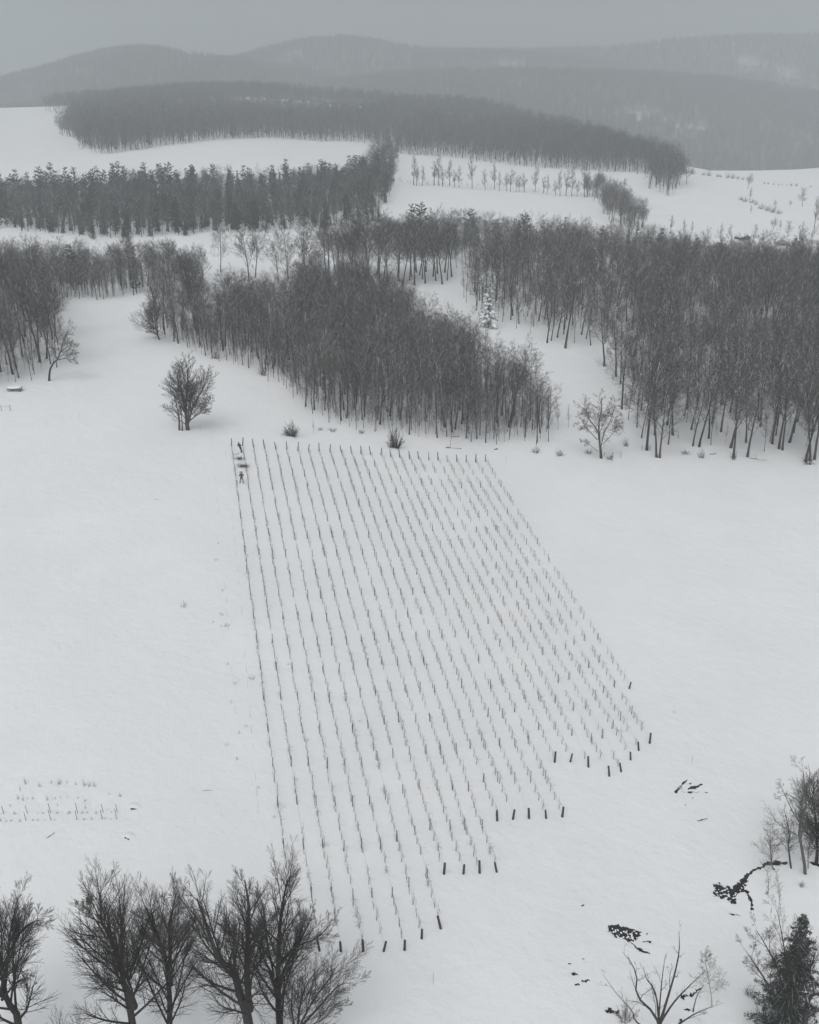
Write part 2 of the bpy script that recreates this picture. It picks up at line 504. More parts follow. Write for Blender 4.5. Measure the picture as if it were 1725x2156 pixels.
for i in range(4):
    S = spec(kids=[20, 7, 5, 0], levels=3, t0=[.22, .15, .1, .1], ang=[(25, 48), (25, 48), (25, 50), (25, 60)], len=[.30, .45, .48, .5], up=[.08, .06, .03, .02], tip=.03, rmax=[.10, .06, .04, .03])
    a, b = tree_meshes('narrow_tree', grow_tree(350 + i, 12, .17, S), M['bark'], M['near_twig'])
    NARROW.append((a, b, 12))
PINES = [conifer_meshes('pine', 400 + i, 17, 3.0, 'pine')[:2] + (17,) for i in range(3)]
SPRUCES = [conifer_meshes('spruce', 420 + i, 14, 2.7, 'spruce')[:2] + (14,) for i in range(2)]

def shrub_mesh(seed, H, W, n, mt, nm='shrub', kids=6, r=.02):
    rng = np.random.default_rng(seed); T = Tubes()
    for i in range(n):
        a = rng.uniform(0, 6.28); el = math.asin(rng.uniform(.12, 1))
        e = np.array([math.cos(a) * math.cos(el) * W, math.sin(a) * math.cos(el) * W, math.sin(el) * H]) * rng.uniform(.6, 1.08)
        b0 = np.array([math.cos(a) * W * .3 * rng.uniform(0, 1), math.sin(a) * W * .3 * rng.uniform(0, 1), -.06])
        d = e - b0; L = np.linalg.norm(d)
        P = limb(rng, b0, d + np.array([0, 0, .25 * L]), L, 5, .12, -.04)
        T.add(P, np.linspace(r, r * .35, 6), 3)
        for k in range(kids):
            t = rng.uniform(.3, 1)
            p = np.array([np.interp(t * 5, np.arange(6), P[:, c]) for c in range(3)])
            q = limb(rng, p, d / L + rng.normal(0, .55, 3), L * rng.uniform(.12, .3), 3, .15, .04)
            T.add(q, np.linspace(r * .5, r * .25, 4), 3)
    return T.mesh(nm, mt)

# ------------------------------------------------------------------ woods: where trees stand
rng = np.random.default_rng(7)
def in_poly(p, poly):
    x, y = p; c = False; n = len(poly); j = n - 1
    for i in range(n):
        if (poly[i][1] > y) != (poly[j][1] > y) and x < (poly[j][0] - poly[i][0]) * (y - poly[i][1]) / (poly[j][1] - poly[i][1]) + poly[i][0]: c = not c
        j = i
    return c
def fill(poly_px, dmin, limit=20000):
    dmin *= 1.2
    base_ = [ground(*p)[:2] for p in poly_px]; poly = []
    for i in range(len(base_)):
        a, b = base_[i], base_[(i + 1) % len(base_)]; L = np.linalg.norm(b - a)
        for k in range(5): poly.append(tuple(a + (b - a) * k / 5 + (rng.normal(0, min(.07 * L, 1.1 * dmin), 2) if k else 0)))
    A = np.array(poly); lo, hi = A.min(0), A.max(0)
    cells = {}; pts = []
    tries = int((hi[0] - lo[0]) * (hi[1] - lo[1]) / dmin ** 2 * 5)
    U = rng.uniform(size=(tries, 2)) * (hi - lo) + lo
    for x, y in U:
        if not in_poly((x, y), poly): continue
        cx, cy = int(x // dmin), int(y // dmin)
        ok = True
        for a in (-1, 0, 1):
            for b in (-1, 0, 1):
                for q in cells.get((cx + a, cy + b), ()):
                    if (q[0] - x) ** 2 + (q[1] - y) ** 2 < dmin * dmin: ok = False
        if ok:
            cells.setdefault((cx, cy), []).append((x, y)); pts.append((x, y))
        if len(pts) >= limit: break
    return pts

KINDS = dict(B=BIGF, R=NARROW, F=FOREST, S=SLENDER, O=SPREAD, P=PINES, N=SPRUCES)
trees = []      # dict(kind, variant, x, y, h, wood)
def plant(poly, dmin, mix, hr, wood):
    ks = list(mix); w = np.array([mix[k] for k in ks], float); w /= w.sum()
    for x, y in fill(poly, dmin):
        k = ks[int(rng.choice(len(ks), p=w))]
        h = rng.uniform(*hr) * (.72 if k == 'S' else 1)
        trees.append(dict(k=k, v=int(rng.integers(len(KINDS[k]))), x=x, y=y, h=h, wood=wood))

WOODS = {
 'middle wood': 'dense wood behind the far end of the vineyard',
 'right wood': 'tall wood at the right beyond the vineyard',
 'left wood': 'wood at the left edge beside the snowy field',
 'thicket': 'thicket at the top of the left field',
 'tall grove': 'grove of tall trunks behind the middle wood',
 'gully wood': 'wood behind the white gully',
 'back wood': 'belt of wood in front of the far fields',
 'pine band': 'dark mixed pine wood between the two left fields',
 'hedge': 'hedge line running down between the far fields',
 'left hill wood': 'hazy wood on the left hill',
 'right hill wood': 'hazy wood on the right hill',
}
plant([(310, 690), (440, 756), (560, 788), (615, 825), (650, 865), (700, 895), (800, 912), (940, 925), (1060, 935), (1140, 925), (1165, 897), (1130, 870), (1065, 835), (1010, 785), (920, 740), (865, 690), (810, 635), (700, 612), (640, 615), (590, 655), (500, 680), (430, 684)],
      1.55, dict(F=.36, S=.6, B=.06), (7, 14), 'middle wood')
plant([(1305, 850), (1346, 905), (1376, 948), (1480, 943), (1560, 950), (1700, 960), (1900, 975), (2100, 650), (1725, 612), (1500, 612), (1400, 640), (1325, 700), (1290, 790)],
      3.1, dict(B=.75, F=.15, S=.25), (11, 17), 'right wood')
plant([(-200, 850), (0, 814), (62, 805), (112, 790), (116, 740), (118, 690), (105, 650), (60, 632), (-200, 640)],
      2.4, dict(B=.4, F=.4, S=.35), (9, 16), 'left wood')
plant([(60, 622), (130, 632), (230, 628), (300, 620), (420, 610), (440, 585), (300, 578), (150, 578), (0, 590), (-150, 600)],
      1.55, dict(F=.6, S=.45, O=.3, P=.02), (7, 10.5), 'thicket')
plant([(640, 590), (700, 600), (800, 606), (870, 603), (945, 603), (960, 590), (945, 572), (800, 570), (680, 574)],
      3.2, dict(B=.5, F=.5), (13, 18), 'tall grove')
plant([(400, 592), (560, 600), (660, 592), (640, 570), (420, 572)], 9, dict(F=.6, O=.6), (13, 17), 'tall grove')
plant([(985, 640), (1030, 683), (1100, 698), (1150, 715), (1245, 733), (1330, 700), (1400, 640), (1500, 610), (1400, 580), (1200, 572), (1060, 575), (1035, 605)],
      3.2, dict(B=.55, F=.3, S=.3), (8.5, 16.5), 'gully wood')
plant([(960, 565), (1100, 568), (1350, 575), (1470, 580), (1440, 545), (1300, 525), (1100, 505), (940, 500), (830, 505), (800, 530)],
      2.7, dict(F=.8, P=.06, N=.04), (7, 10.5), 'back wood')
plant([(1440, 575), (1850, 600), (1850, 560), (1440, 548)], 4.6, dict(P=.7, N=.2, F=.3), (6.5, 9.5), 'back wood')
plant([(1440, 635), (1950, 660), (1850, 595), (1440, 575)], 3.2, dict(F=.9), (9, 13), 'right wood')
plant([(-120, 470), (0, 482), (100, 492), (200, 503), (400, 495), (640, 482), (795, 470), (820, 405), (826, 368), (790, 390), (600, 405), (300, 412), (0, 428), (-120, 430)],
      2.9, dict(F=.6, P=.3, N=.1), (7, 12.5), 'pine band')
plant([(-120, 472), (0, 485), (100, 495), (200, 505), (400, 497), (640, 484), (795, 474), (812, 420), (600, 440), (300, 450), (-120, 455)], 2.3, dict(S=.4, N=.2, O=.5), (3.5, 7.5), 'pine band')
plant([(-120, 455), (300, 440), (808, 410), (822, 374), (600, 405), (300, 412), (0, 428), (-120, 430)], 5.5, dict(P=1), (11, 16.5), 'pine band')
plant([(800, 400), (830, 400), (835, 335), (832, 304), (815, 304), (797, 340)], 6.0, dict(F=.8, P=.3), (11, 15), 'pine band')
plant([(1235, 412), (1258, 432), (1290, 470), (1335, 505), (1375, 500), (1330, 462), (1290, 425), (1262, 398)], 1.7, dict(R=.75, F=.4, S=.2), (7, 11), 'hedge')
plant([(140, 275), (175, 310), (215, 325), (280, 317), (420, 297), (540, 291), (700, 297), (800, 302), (840, 298), (830, 250), (600, 250), (500, 240), (400, 234), (250, 242), (150, 252)],
      3.4, dict(F=.8, S=.2, P=.08), (10, 18), 'left hill wood')
plant([(840, 325), (1000, 335), (1130, 354), (1250, 361), (1368, 368), (1372, 390), (1402, 416), (1428, 392), (1436, 372), (1400, 352), (1280, 322), (1150, 300), (1000, 282), (850, 272)],
      3.4, dict(F=.85, S=.2), (10, 18), 'right hill wood')
for gx in np.arange(-345, -20, 6.5):                 # the wood carries on over the brow of the left hill
    for gy in np.arange(815, 985, 5.5):
        if gy > 850 + 120 * math.exp(-((gx + 215) / 75) ** 2): continue
        trees.append(dict(k='F', v=int(rng.integers(6)), x=(gx + rng.uniform(-3, 3)) * KX, y=(gy + rng.uniform(-3, 3)) * KY, h=rng.uniform(12, 16), wood='left hill wood'))
for gx in np.arange(-20, 150, 6.5):                   # and over the brow of the right hill
    yb_ = float(np.interp(gx, [-5, 54, 139, 155], [800, 780, 640, 560]))
    for gy in np.arange(yb_ - 110, yb_ + 60, 5.5):
        trees.append(dict(k='F', v=int(rng.integers(6)), x=(gx + rng.uniform(-3, 3)) * KX, y=(gy + rng.uniform(-3, 3)) * KY, h=rng.uniform(10, 15), wood='right hill wood'))
print('wood trees', len(trees))

# every tree that stands alone or can be told apart in the photograph: picture base, picture top, kind, label
def px_height(vx, vb, vt):
    b = ground(vx, vb)
    return b, at_depth(vx, vt, b[1])[2] - b[2]

WLAB = {'middle wood': 'the dense wood behind the vineyard', 'right wood': 'the tall wood at the right', 'left wood': 'the wood at the left edge',
        'thicket': 'the thicket above the left field', 'tall grove': 'the grove of tall trunks', 'gully wood': 'the wood behind the white gully', 'back wood': 'the belt before the far fields',
        'pine band': 'the pine wood between two fields', 'hedge': 'the far sloping hedge line', 'left hill wood': 'the left hill wood', 'right hill wood': 'the right hill wood'}
CONIFER_KINDS = ('P', 'N')
def place_tree(k, v, x, y, h, label, group=None, name=None):
    a, b, H = KINDS[k][v]
    nm = name or {'B': 'bare_tree', 'R': 'bare_tree', 'F': 'bare_tree', 'O': 'bare_tree', 'S': 'slender_tree', 'P': 'pine_tree', 'N': 'spruce_tree'}[k]
    cat = {'B': 'tree', 'R': 'tree', 'F': 'tree', 'O': 'tree', 'S': 'tree', 'P': 'pine tree', 'N': 'spruce tree'}[k]
    t = thing(nm, label, cat, (x, y, float(height(x, y)) - .05), rng.uniform(0, 6.28), group, h / H)
    o1 = obj('trunk', a, t); o2 = obj('crown', b, t)
    return t, o1, o2

SRC = {}
KD = {'B': 'large bare tree with snow along its limbs', 'R': 'narrow dark bare tree', 'F': 'tall bare tree with dense twigs', 'O': 'broad bare tree with spreading limbs', 'S': 'thin bare young tree', 'P': 'dark green pine', 'N': 'narrow dark spruce'}
trees.sort(key=lambda t: math.hypot(t['x'], t['y']))
count = dict(b=0, c=0)
rest = {}
def in_frame(t):
    d = t['y'] * CP + CAMZ * SP
    return abs(t['x'] / d * FOC) < VW / 2 + 60
LIM = dict(b=235, c=150)
for t in trees:
    kk = 'c' if t['k'] in CONIFER_KINDS else 'b'
    if count[kk] < LIM[kk] and in_frame(t):
        count[kk] += 1
        w = WOODS[t['wood']]
        tt, o1, o2 = place_tree(t['k'], t['v'], t['x'], t['y'], t['h'], f"{KD[t['k']]} in {WLAB[t['wood']]}", f"trees of the {w}")
        SRC.setdefault((t['k'], t['v']), (o1, o2))
    else:
        rest.setdefault(t['wood'], []).append(t)
print('individual', count, {k: len(v) for k, v in rest.items()})
for k in KINDS:
    for v in range(len(KINDS[k])):
        if (k, v) not in SRC: print('NO SOURCE', k, v)

def scatter(name, items, label=None):
    """one stuff object: points carrying copies of the trees that stand in the scene"""
    items = [t for t in items if (t['k'], t['v']) in SRC]
    P = np.array([(t['x'], t['y'], t['z'] if 'z' in t else float(height(t['x'], t['y'])) - .05) for t in items], np.float32)
    me = bpy.data.meshes.new(name); me.vertices.add(len(P)); me.vertices.foreach_set('co', P.ravel())
    keys = sorted({(t['k'], t['v']) for t in items})
    kid = {k: i for i, k in enumerate(keys)}
    a = me.attributes.new('kind_id', 'INT', 'POINT'); a.data.foreach_set('value', np.array([kid[(t['k'], t['v'])] for t in items], np.int32))
    a = me.attributes.new('size', 'FLOAT', 'POINT'); a.data.foreach_set('value', np.array([t['h'] / KINDS[t['k']][t['v']][2] for t in items], np.float32))
    a = me.attributes.new('turn', 'FLOAT', 'POINT'); a.data.foreach_set('value', rng.uniform(0, 6.28, len(items)).astype(np.float32))
    o = obj(name, me)
    tag(o, label, None, None, 'stuff')
    ng = bpy.data.node_groups.new(name, 'GeometryNodeTree')
    ng.interface.new_socket('Geometry', in_out='INPUT', socket_type='NodeSocketGeometry')
    ng.interface.new_socket('Geometry', in_out='OUTPUT', socket_type='NodeSocketGeometry')
    N, L = ng.nodes, ng.links
    gi, go = N.new('NodeGroupInput'), N.new('NodeGroupOutput')
    def attr(n, t):
        q = N.new('GeometryNodeInputNamedAttribute'); q.data_type = t; q.inputs['Name'].default_value = n; return q.outputs['Attribute']
    ki, sz, tu = attr('kind_id', 'INT'), attr('size', 'FLOAT'), attr('turn', 'FLOAT')
    cx = N.new('ShaderNodeCombineXYZ'); L.new(tu, cx.inputs['Z'])
    jn = N.new('GeometryNodeJoinGeometry')
    for i, k in enumerate(keys):
        cmp_ = N.new('FunctionNodeCompare'); cmp_.data_type = 'INT'; cmp_.operation = 'EQUAL'
        L.new(ki, cmp_.inputs[2]); cmp_.inputs[3].default_value = i
        for src in SRC[k]:
            oi = N.new('GeometryNodeObjectInfo'); oi.transform_space = 'ORIGINAL'
            oi.inputs['Object'].default_value = src; oi.inputs['As Instance'].default_value = True
            ip = N.new('GeometryNodeInstanceOnPoints')
            L.new(gi.outputs[0], ip.inputs['Points']); L.new(cmp_.outputs[0], ip.inputs['Selection'])
            L.new(oi.outputs['Geometry'], ip.inputs['Instance'])
            L.new(cx.outputs[0], ip.inputs['Rotation']); L.new(sz, ip.inputs['Scale'])
            L.new(ip.outputs[0], jn.inputs[0])
    L.new(jn.outputs[0], go.inputs[0])
    md = o.modifiers.new('trees', 'NODES'); md.node_group = ng
    return o

NAMES = {'middle wood': 'woodland', 'right wood': 'woodland', 'left wood': 'woodland', 'thicket': 'woodland', 'tall grove': 'woodland', 'gully wood': 'woodland',
         'back wood': 'woodland', 'pine band': 'pine_woodland', 'hedge': 'woodland', 'left hill wood': 'hill_woodland', 'right hill wood': 'hill_woodland'}
for w, items in rest.items():
    o = scatter(NAMES[w], items, 'bare trees massed in the ' + WOODS[w])
# low young growth filling the wood floors
def undergrowth(poly, dmin, hr, label):
    items = []
    for x, y in fill(poly, dmin):
        items.append(dict(k='S', v=int(rng.integers(3)), x=x, y=y, h=rng.uniform(*hr)))
    scatter('undergrowth', items, label)
undergrowth([(325, 690), (440, 752), (560, 785), (618, 822), (655, 862), (700, 890), (800, 908), (940, 921), (1060, 930), (1135, 920), (1150, 897), (1060, 835), (1010, 790), (900, 750), (800, 705), (600, 680), (430, 685)], 1.25, (2.0, 5.5), 'thin young stems crowding the floor of the middle wood')
undergrowth([(140, 276), (175, 310), (215, 325), (280, 317), (420, 297), (540, 291), (700, 297), (800, 302), (840, 298), (840, 280), (500, 275), (250, 290), (160, 262)], 3.2, (4, 9), 'young growth along the foot of the left hill wood')
undergrowth([(840, 325), (1000, 335), (1130, 354), (1250, 361), (1368, 368), (1372, 390), (1402, 416), (1420, 390), (1380, 362), (1200, 335), (1000, 312), (850, 305)], 3.2, (4, 9), 'young growth along the foot of the right hill wood')
undergrowth([(1310, 850), (1345, 900), (1375, 935), (1480, 930), (1560, 935), (1700, 945), (1900, 950), (2000, 750), (1400, 740), (1300, 790)], 3.0, (1.5, 4.5), 'thin young stems on the floor of the right wood')
undergrowth([(990, 630), (1035, 668), (1100, 683), (1150, 698), (1235, 710), (1300, 700), (1200, 640), (1040, 610)], 2.4, (1.5, 4.5), 'thin young stems along the white gully')
undergrowth([(-200, 845), (0, 806), (60, 795), (92, 780), (85, 740), (90, 690), (75, 655), (-200, 660)], 1.8, (1.5, 5), 'thin young stems on the floor of the left wood')
undergrowth([(50, 622), (130, 630), (230, 626), (300, 618), (420, 608), (430, 592), (150, 590), (0, 600)], 1.6, (2, 5), 'brush along the foot of the thicket')
undergrowth([(840, 388), (1000, 396), (1150, 408), (1232, 415), (1232, 411), (1150, 404), (1000, 392), (840, 384)], 2.2, (1.2, 3.2), 'low brush along the bare row between the far fields')
# trees all over the far hills
for hi, (XX, YY, Z) in enumerate(hillsides):
    items = []
    m, n = XX.shape
    sp = [7, 8.4, 9.6, 6.6, 6.6][hi]
    area = (XX[0, -1] - XX[0, 0]) * (YY[-1, 0] - YY[0, 0])
    cnt = int(min(60000, area / sp ** 2))
    fi = rng.uniform(0, m - 1.001, cnt); fj = rng.uniform(0, n - 1.001, cnt)
    i0, j0 = fi.astype(int), fj.astype(int); a, b = fi - i0, fj - j0
    def bil(Q): return Q[i0, j0] * (1 - a) * (1 - b) + Q[i0 + 1, j0] * a * (1 - b) + Q[i0, j0 + 1] * (1 - a) * b + Q[i0 + 1, j0 + 1] * a * b
    x, y, z = bil(XX), bil(YY), bil(Z)
    for q in range(cnt):
        if abs(x[q]) > y[q] * .44 + 60: continue
        # clearings in the wooded slopes
        if i0[q] > 6 and clearing(x[q], y[q], hi) > .95 and rng.random() < .85: continue
        k = 'P' if rng.random() < .07 else 'F'
        items.append(dict(k=k, v=int(rng.integers(len(KINDS[k]))), x=x[q], y=y[q], z=z[q] - .3, h=rng.uniform(12, 17)))
    scatter('hill_woodland', items, 'bare woodland covering a far hazy hill')

# ------------------------------------------------------------------ vineyard
FARC = [(185,105),(242,105),(300,110),(358,118),(417,122),(474,122),(535,128),(590,133),(645,133),(703,137),(762,138),(815,142),(865,146),(916,150),(971,153),(1022,162),(1070,166),(1121,172),(1169,173),(1222,177),(1271,180),(1320,188),(1370,188),(1418,190),(1469,190),(1521,188)]
FARP = [(414 + .4 * a, 897 + .4 * b) for a, b in FARC]
NEARP = [(625,2002),(673,2002),(718,2003),(765,2003),(808,2003),(852,2000),(888,1976),(928,1955),(935,1840),(976,1840),(1010,1838),(1046,1836),(1047,1728),(1080,1725),(1114,1723),(1150,1723),(1184,1720),(1168,1605),(1201,1604),(1239,1615),(1283,1634),(1308,1625),(1328,1600),(1345,1580),(1368,1565),(1325,1450)]
ORD = 'first second third fourth fifth sixth seventh eighth ninth tenth eleventh twelfth thirteenth fourteenth fifteenth sixteenth seventeenth eighteenth nineteenth twentieth twenty-first twenty-second twenty-third twenty-fourth twenty-fifth twenty-sixth twenty-seventh twenty-eighth'.split()

def post_mesh(nm, r, h, material, k=8, lean=0.0):
    T = Tubes()
    P = np.array([[0, 0, -.15], [lean * .1 * h, 0, h * .3], [lean * .5 * h, 0, h * .7], [lean * h, 0, h], [lean * h, 0, h + r * .25]])
    T.add(P, [r * 1.08, r, r * .96, r * .93, r * .6], k)
    return T.mesh(nm, material)
PM = dict(far=post_mesh('end_post', .075, 1.45, M['post']), near=post_mesh('end_post', .105, 1.12, M['post']),
          line=post_mesh('line_post', .037, 1.12, M['post'], 6), pale=post_mesh('line_post', .034, 1.15, M['post_pale'], 6),
          blue=post_mesh('line_post', .036, 1.12, M['stake_blue'], 6), tan=post_mesh('line_post', .036, 1.12, M['stake_tan'], 6))

def vine_meshes(seed, heavy):
    r_ = np.random.default_rng(seed); T, C = Tubes(), Tubes()
    T.add([[.03, 0, -.1], [.03, 0, .5], [.03, 0, 1.02]], [.013, .013, .012], 4)          # the stake it is tied to
    P = limb(r_, (0, 0, -.1), (r_.normal(0, .03), r_.normal(0, .05), 1), .95, 5, .07, .1)
    C.add(P, np.linspace(.022, .015, 6), 5)
    for s in (-1, 1):                                                                     # two arms along the wire (local y)
        if r_.random() < .9:
            Q = limb(r_, P[-1], (r_.normal(0, .08), s, r_.normal(0, .1)), r_.uniform(.42, .82), 4, .08, -.01)
            C.add(Q, np.linspace(.012, .007, 5), 4)
            for k in range(int(r_.integers(1, 4 if heavy else 3))):
                q = Q[int(r_.integers(1, 5))]
                c = limb(r_, q, (r_.normal(.1, .6), r_.normal(0, .6), r_.uniform(-.3, .8)), r_.uniform(.2, .6), 4, .25, -.05)
                C.add(c, np.linspace(.008, .005, 5), 3)
    if heavy:
        for k in range(int(r_.integers(8, 22))):
            c = limb(r_, P[int(r_.integers(2, 6))] + r_.normal(0, .1, 3), (r_.normal(.3, .9), r_.normal(0, .7), r_.uniform(-.6, .5)), r_.uniform(.25, .6), 4, .35, -.06)
            C.add(c, np.linspace(.008, .005, 5), 3)
    return T.mesh('stake', M['stake']), C.mesh('vine', M['vine'])
VINES = [vine_meshes(500 + i, False) for i in range(6)]
HEAVY = []
for i in range(4):
    a, b = vine_meshes(520 + i, True)
    if i % 2:
        b.materials.clear(); b.materials.append(M['weed'])
    HEAVY.append((a, b))

vines = []
for i in range(26):
    A, B = ground(*FARP[i]), ground(*NEARP[i])
    d = (B - A)[:2]; L = float(np.linalg.norm(d)); d /= L
    rz = math.atan2(d[1], d[0]) - math.pi / 2
    if i == 25: end = 'ending early in a lone dark post at the right'
    elif i < 8: end = 'reaching farthest toward the bottom bare trees'
    elif i < 12: end = 'in the block of four rows ending mid field'
    elif i < 17: end = 'in the block of five rows with stepped ends'
    else: end = 'in the short rows at the right side'
    root = thing('trellis_row', f'{ORD[i]} vineyard row from the left, {end}', 'trellis', (A[0], A[1], float(A[2])), 0, 'trellis rows of the vineyard')
    def child(nm, me, p, rz=0.0, tilt=(0, 0), s=1.0):
        o = obj(nm, me, root, (p[0] - A[0], p[1] - A[1], p[2] - A[2]))
        o.rotation_euler = (tilt[0], tilt[1], rz); o.scale = (s, s, s); return o
    r_ = np.random.default_rng(900 + i)
    # end posts lean away from the row
    child('end_post', PM['far'], A, r_.uniform(0, 6), (-d[1] * -.10 + r_.normal(0, .03), -d[0] * .10 + r_.normal(0, .03)), r_.uniform(.85, 1.1))
    child('end_post', PM['near'], B, r_.uniform(0, 6), (r_.normal(.10, .06), r_.normal(0.02, .09)), r_.uniform(.9, 1.1))
    nline = int(L // 6.0); pts = []
    for k in range(1, nline + 1):
        t = k * L / (nline + 1)
        x, y = A[0] + d[0] * t + r_.normal(0, .05), A[1] + d[1] * t + r_.normal(0, .1)
        z = float(height(x, y))
        u = r_.random()
        kind = 'line' if i < 10 or u < (.62 if i < 16 else .3) else ('pale' if u < .78 else ('blue' if u < .89 else 'tan'))
        child('line_post', PM[kind], (x, y, z), r_.uniform(0, 6), (r_.normal(0, .03), r_.normal(0, .03)), r_.uniform(.9, 1.12))
    W = Tubes()
    for hz_ in (.62, 1.0):
        n = int(L / 2)
        P = []
        for q in range(n + 1):
            t = q * L / n; x, y = A[0] + d[0] * t, A[1] + d[1] * t
            P.append((x - A[0], y - A[1], float(height(x, y)) + hz_ - A[2] - .04 * math.sin(math.pi * ((t / 6.0) % 1))))
        W.add(P, np.full(n + 1, .0045), 3)
    obj('wire', W.mesh('wire', M['wire']), root)
    # vines between the posts
    t = .7
    dens = .93 if i < 18 else .85
    while t < L - .7:
        if r_.random() < dens:
            x, y = A[0] + d[0] * t + r_.normal(0, .04), A[1] + d[1] * t
            gx = math.sin(x * .5 + i) * math.sin(y * .31 + 2 * i)
            hv = r_.random() < (.16 + .3 * (gx > .55))
            vines.append(dict(row=i, x=x, y=y, rz=rz + (math.pi if r_.random() < .5 else 0) + r_.normal(0, .08), hv=hv, v=int(r_.integers(4 if hv else 6)), s=r_.uniform(.82, 1.12) * (1.0 if i > 6 else 1.0), dist=math.hypot(x, y)))
        t += r_.uniform(1.15, 1.5)
vines.sort(key=lambda v: v['dist'])
print('vines', len(vines))
VSRC = {}
far_vines = []
for n, v in enumerate(vines):
    z = float(height(v['x'], v['y'])) - .02
    key = ('h' if v['hv'] else 'n', v['v'])
    if n < 290:
        lab = ('tangled grapevine with loose dry canes' if v['hv'] else 'pruned bare grapevine on a thin stake') + f' in the {ORD[v["row"]]} row from the left'
        t = thing('grapevine', lab, 'grapevine', (v['x'], v['y'], z), v['rz'], f'grapevines of the {ORD[v["row"]]} row', v['s'])
        a, b = (HEAVY if v['hv'] else VINES)[v['v']]
        VSRC.setdefault(key, (obj('stake', a, t), obj('canes', b, t)))
    else:
        far_vines.append(v)
KINDS['n'] = [(a, b, 1.0) for a, b in VINES]; KINDS['h'] = [(a, b, 1.0) for a, b in HEAVY]
for (k, v), s in VSRC.items(): SRC[(k, v)] = s
def scatter_turned(name, label, items):
    o = scatter(name, items, label)
    a = o.data.attributes['turn']; a.data.foreach_set('value', np.array([t['rz'] for t in items], np.float32))
    return o
items = [dict(k='h' if v['hv'] else 'n', v=v['v'], x=v['x'], y=v['y'], z=float(height(v['x'], v['y'])) - .02, h=v['s'], rz=v['rz']) for v in far_vines]
items = [t for t in items if (t['k'], t['v']) in SRC]
scatter_turned('grapevines', 'bare grapevines along the farther part of the vineyard rows', items)

# ------------------------------------------------------------------ the two people and what lies by them
def skin_body(name, joints, edges, root, material, levels=2):
    me = bpy.data.meshes.new(name)
    keys = list(joints); idx = {k: i for i, k in enumerate(keys)}
    me.from_pydata([joints[k][0] for k in keys], [(idx[a], idx[b]) for a, b in edges], [])
    o = bpy.data.objects.new(name, me); link(o)
    sk = o.modifiers.new('skin', 'SKIN'); sk.use_smooth_shade = True
    for i, k in enumerate(keys):
        r = joints[k][1]; r = r if isinstance(r, tuple) else (r, r)
        me.skin_vertices[0].data[i].radius = r
        me.skin_vertices[0].data[i].use_root = (k == root)
    sb = o.modifiers.new('sub', 'SUBSURF'); sb.levels = levels; sb.render_levels = levels
    bpy.context.view_layer.update()
    dg = bpy.context.evaluated_depsgraph_get()
    m2 = bpy.data.meshes.new_from_object(o.evaluated_get(dg))
    bpy.data.objects.remove(o)
    m2.name = name
    m2.materials.clear()
    if material: m2.materials.append(material)
    m2.polygons.foreach_set('use_smooth', np.ones(len(m2.polygons), bool))
    return m2
def merge(name, meshes, mats):
    Vs, Fs, mi, off = [], [], [], 0
    for me, k in meshes:
        n = len(me.vertices); v = np.empty(n * 3, np.float32); me.vertices.foreach_get('co', v)
        Vs += [tuple(q) for q in v.reshape(-1, 3)]
        for p in me.polygons: Fs.append([i + off for i in p.vertices]); mi.append(k)
        off += n
    out = bpy.data.meshes.new(name); out.from_pydata(Vs, [], Fs)
    for m in mats: out.materials.append(m)
    out.polygons.foreach_set('material_index', np.array(mi, np.int32))
    out.polygons.foreach_set('use_smooth', np.ones(len(mi), bool))
    out.update()
    return out
def lathe(prof, n=20):
    V, F = [], []
    for r, z in prof:
        for k in range(n): V.append((r * math.cos(k * 6.28319 / n), r * math.sin(k * 6.28319 / n), z))
    for i in range(len(prof) - 1):
        for k in range(n): F.append((i * n + k, i * n + (k + 1) % n, (i + 1) * n + (k + 1) % n, (i + 1) * n + k))
    return V, F

def hand(w, d, out):
    """palm with five bent fingers from wrist w along d; out = thumb side"""
    d = unit(np.array(d, float)); out = unit(np.array(out, float)); nrm = np.cross(d, out); w = np.array(w, float)
    J = {'w': (tuple(w), (.026, .02)), 'p': (tuple(w + d * .05), (.036, .016)), 'k': (tuple(w + d * .085), (.038, .014))}
    E_ = [('w', 'p'), ('p', 'k')]
    for i, (off, L) in enumerate(((.030, .070), (.010, .080), (-.010, .074), (-.029, .058))):
        a = w + d * .09 + out * off
        b = a + d * L * .45 - nrm * .008; c = b + (d * .8 - nrm * .6) * L * .3; e = c + (d * .4 - nrm * .9) * L * .25
        for n, q, r in (('a', a, .010), ('b', b, .009), ('c', c, .0085), ('e', e, .007)): J[f'{i}{n}'] = (tuple(q), r)
        E_ += [('k', f'{i}a'), (f'{i}a', f'{i}b'), (f'{i}b', f'{i}c'), (f'{i}c', f'{i}e')]
    t0 = w + d * .035 + out * .036; t1 = t0 + (out * .7 + d * .7) * .035; t2 = t1 + (d * .9 - nrm * .3) * .028
    for n, q, r in (('t0', t0, .011), ('t1', t1, .010), ('t2', t2, .008)): J[n] = (tuple(q), r)
    E_ += [('p', 't0'), ('t0', 't1'), ('t1', 't2')]
    return skin_body('hand', J, E_, 'p', None, 1)

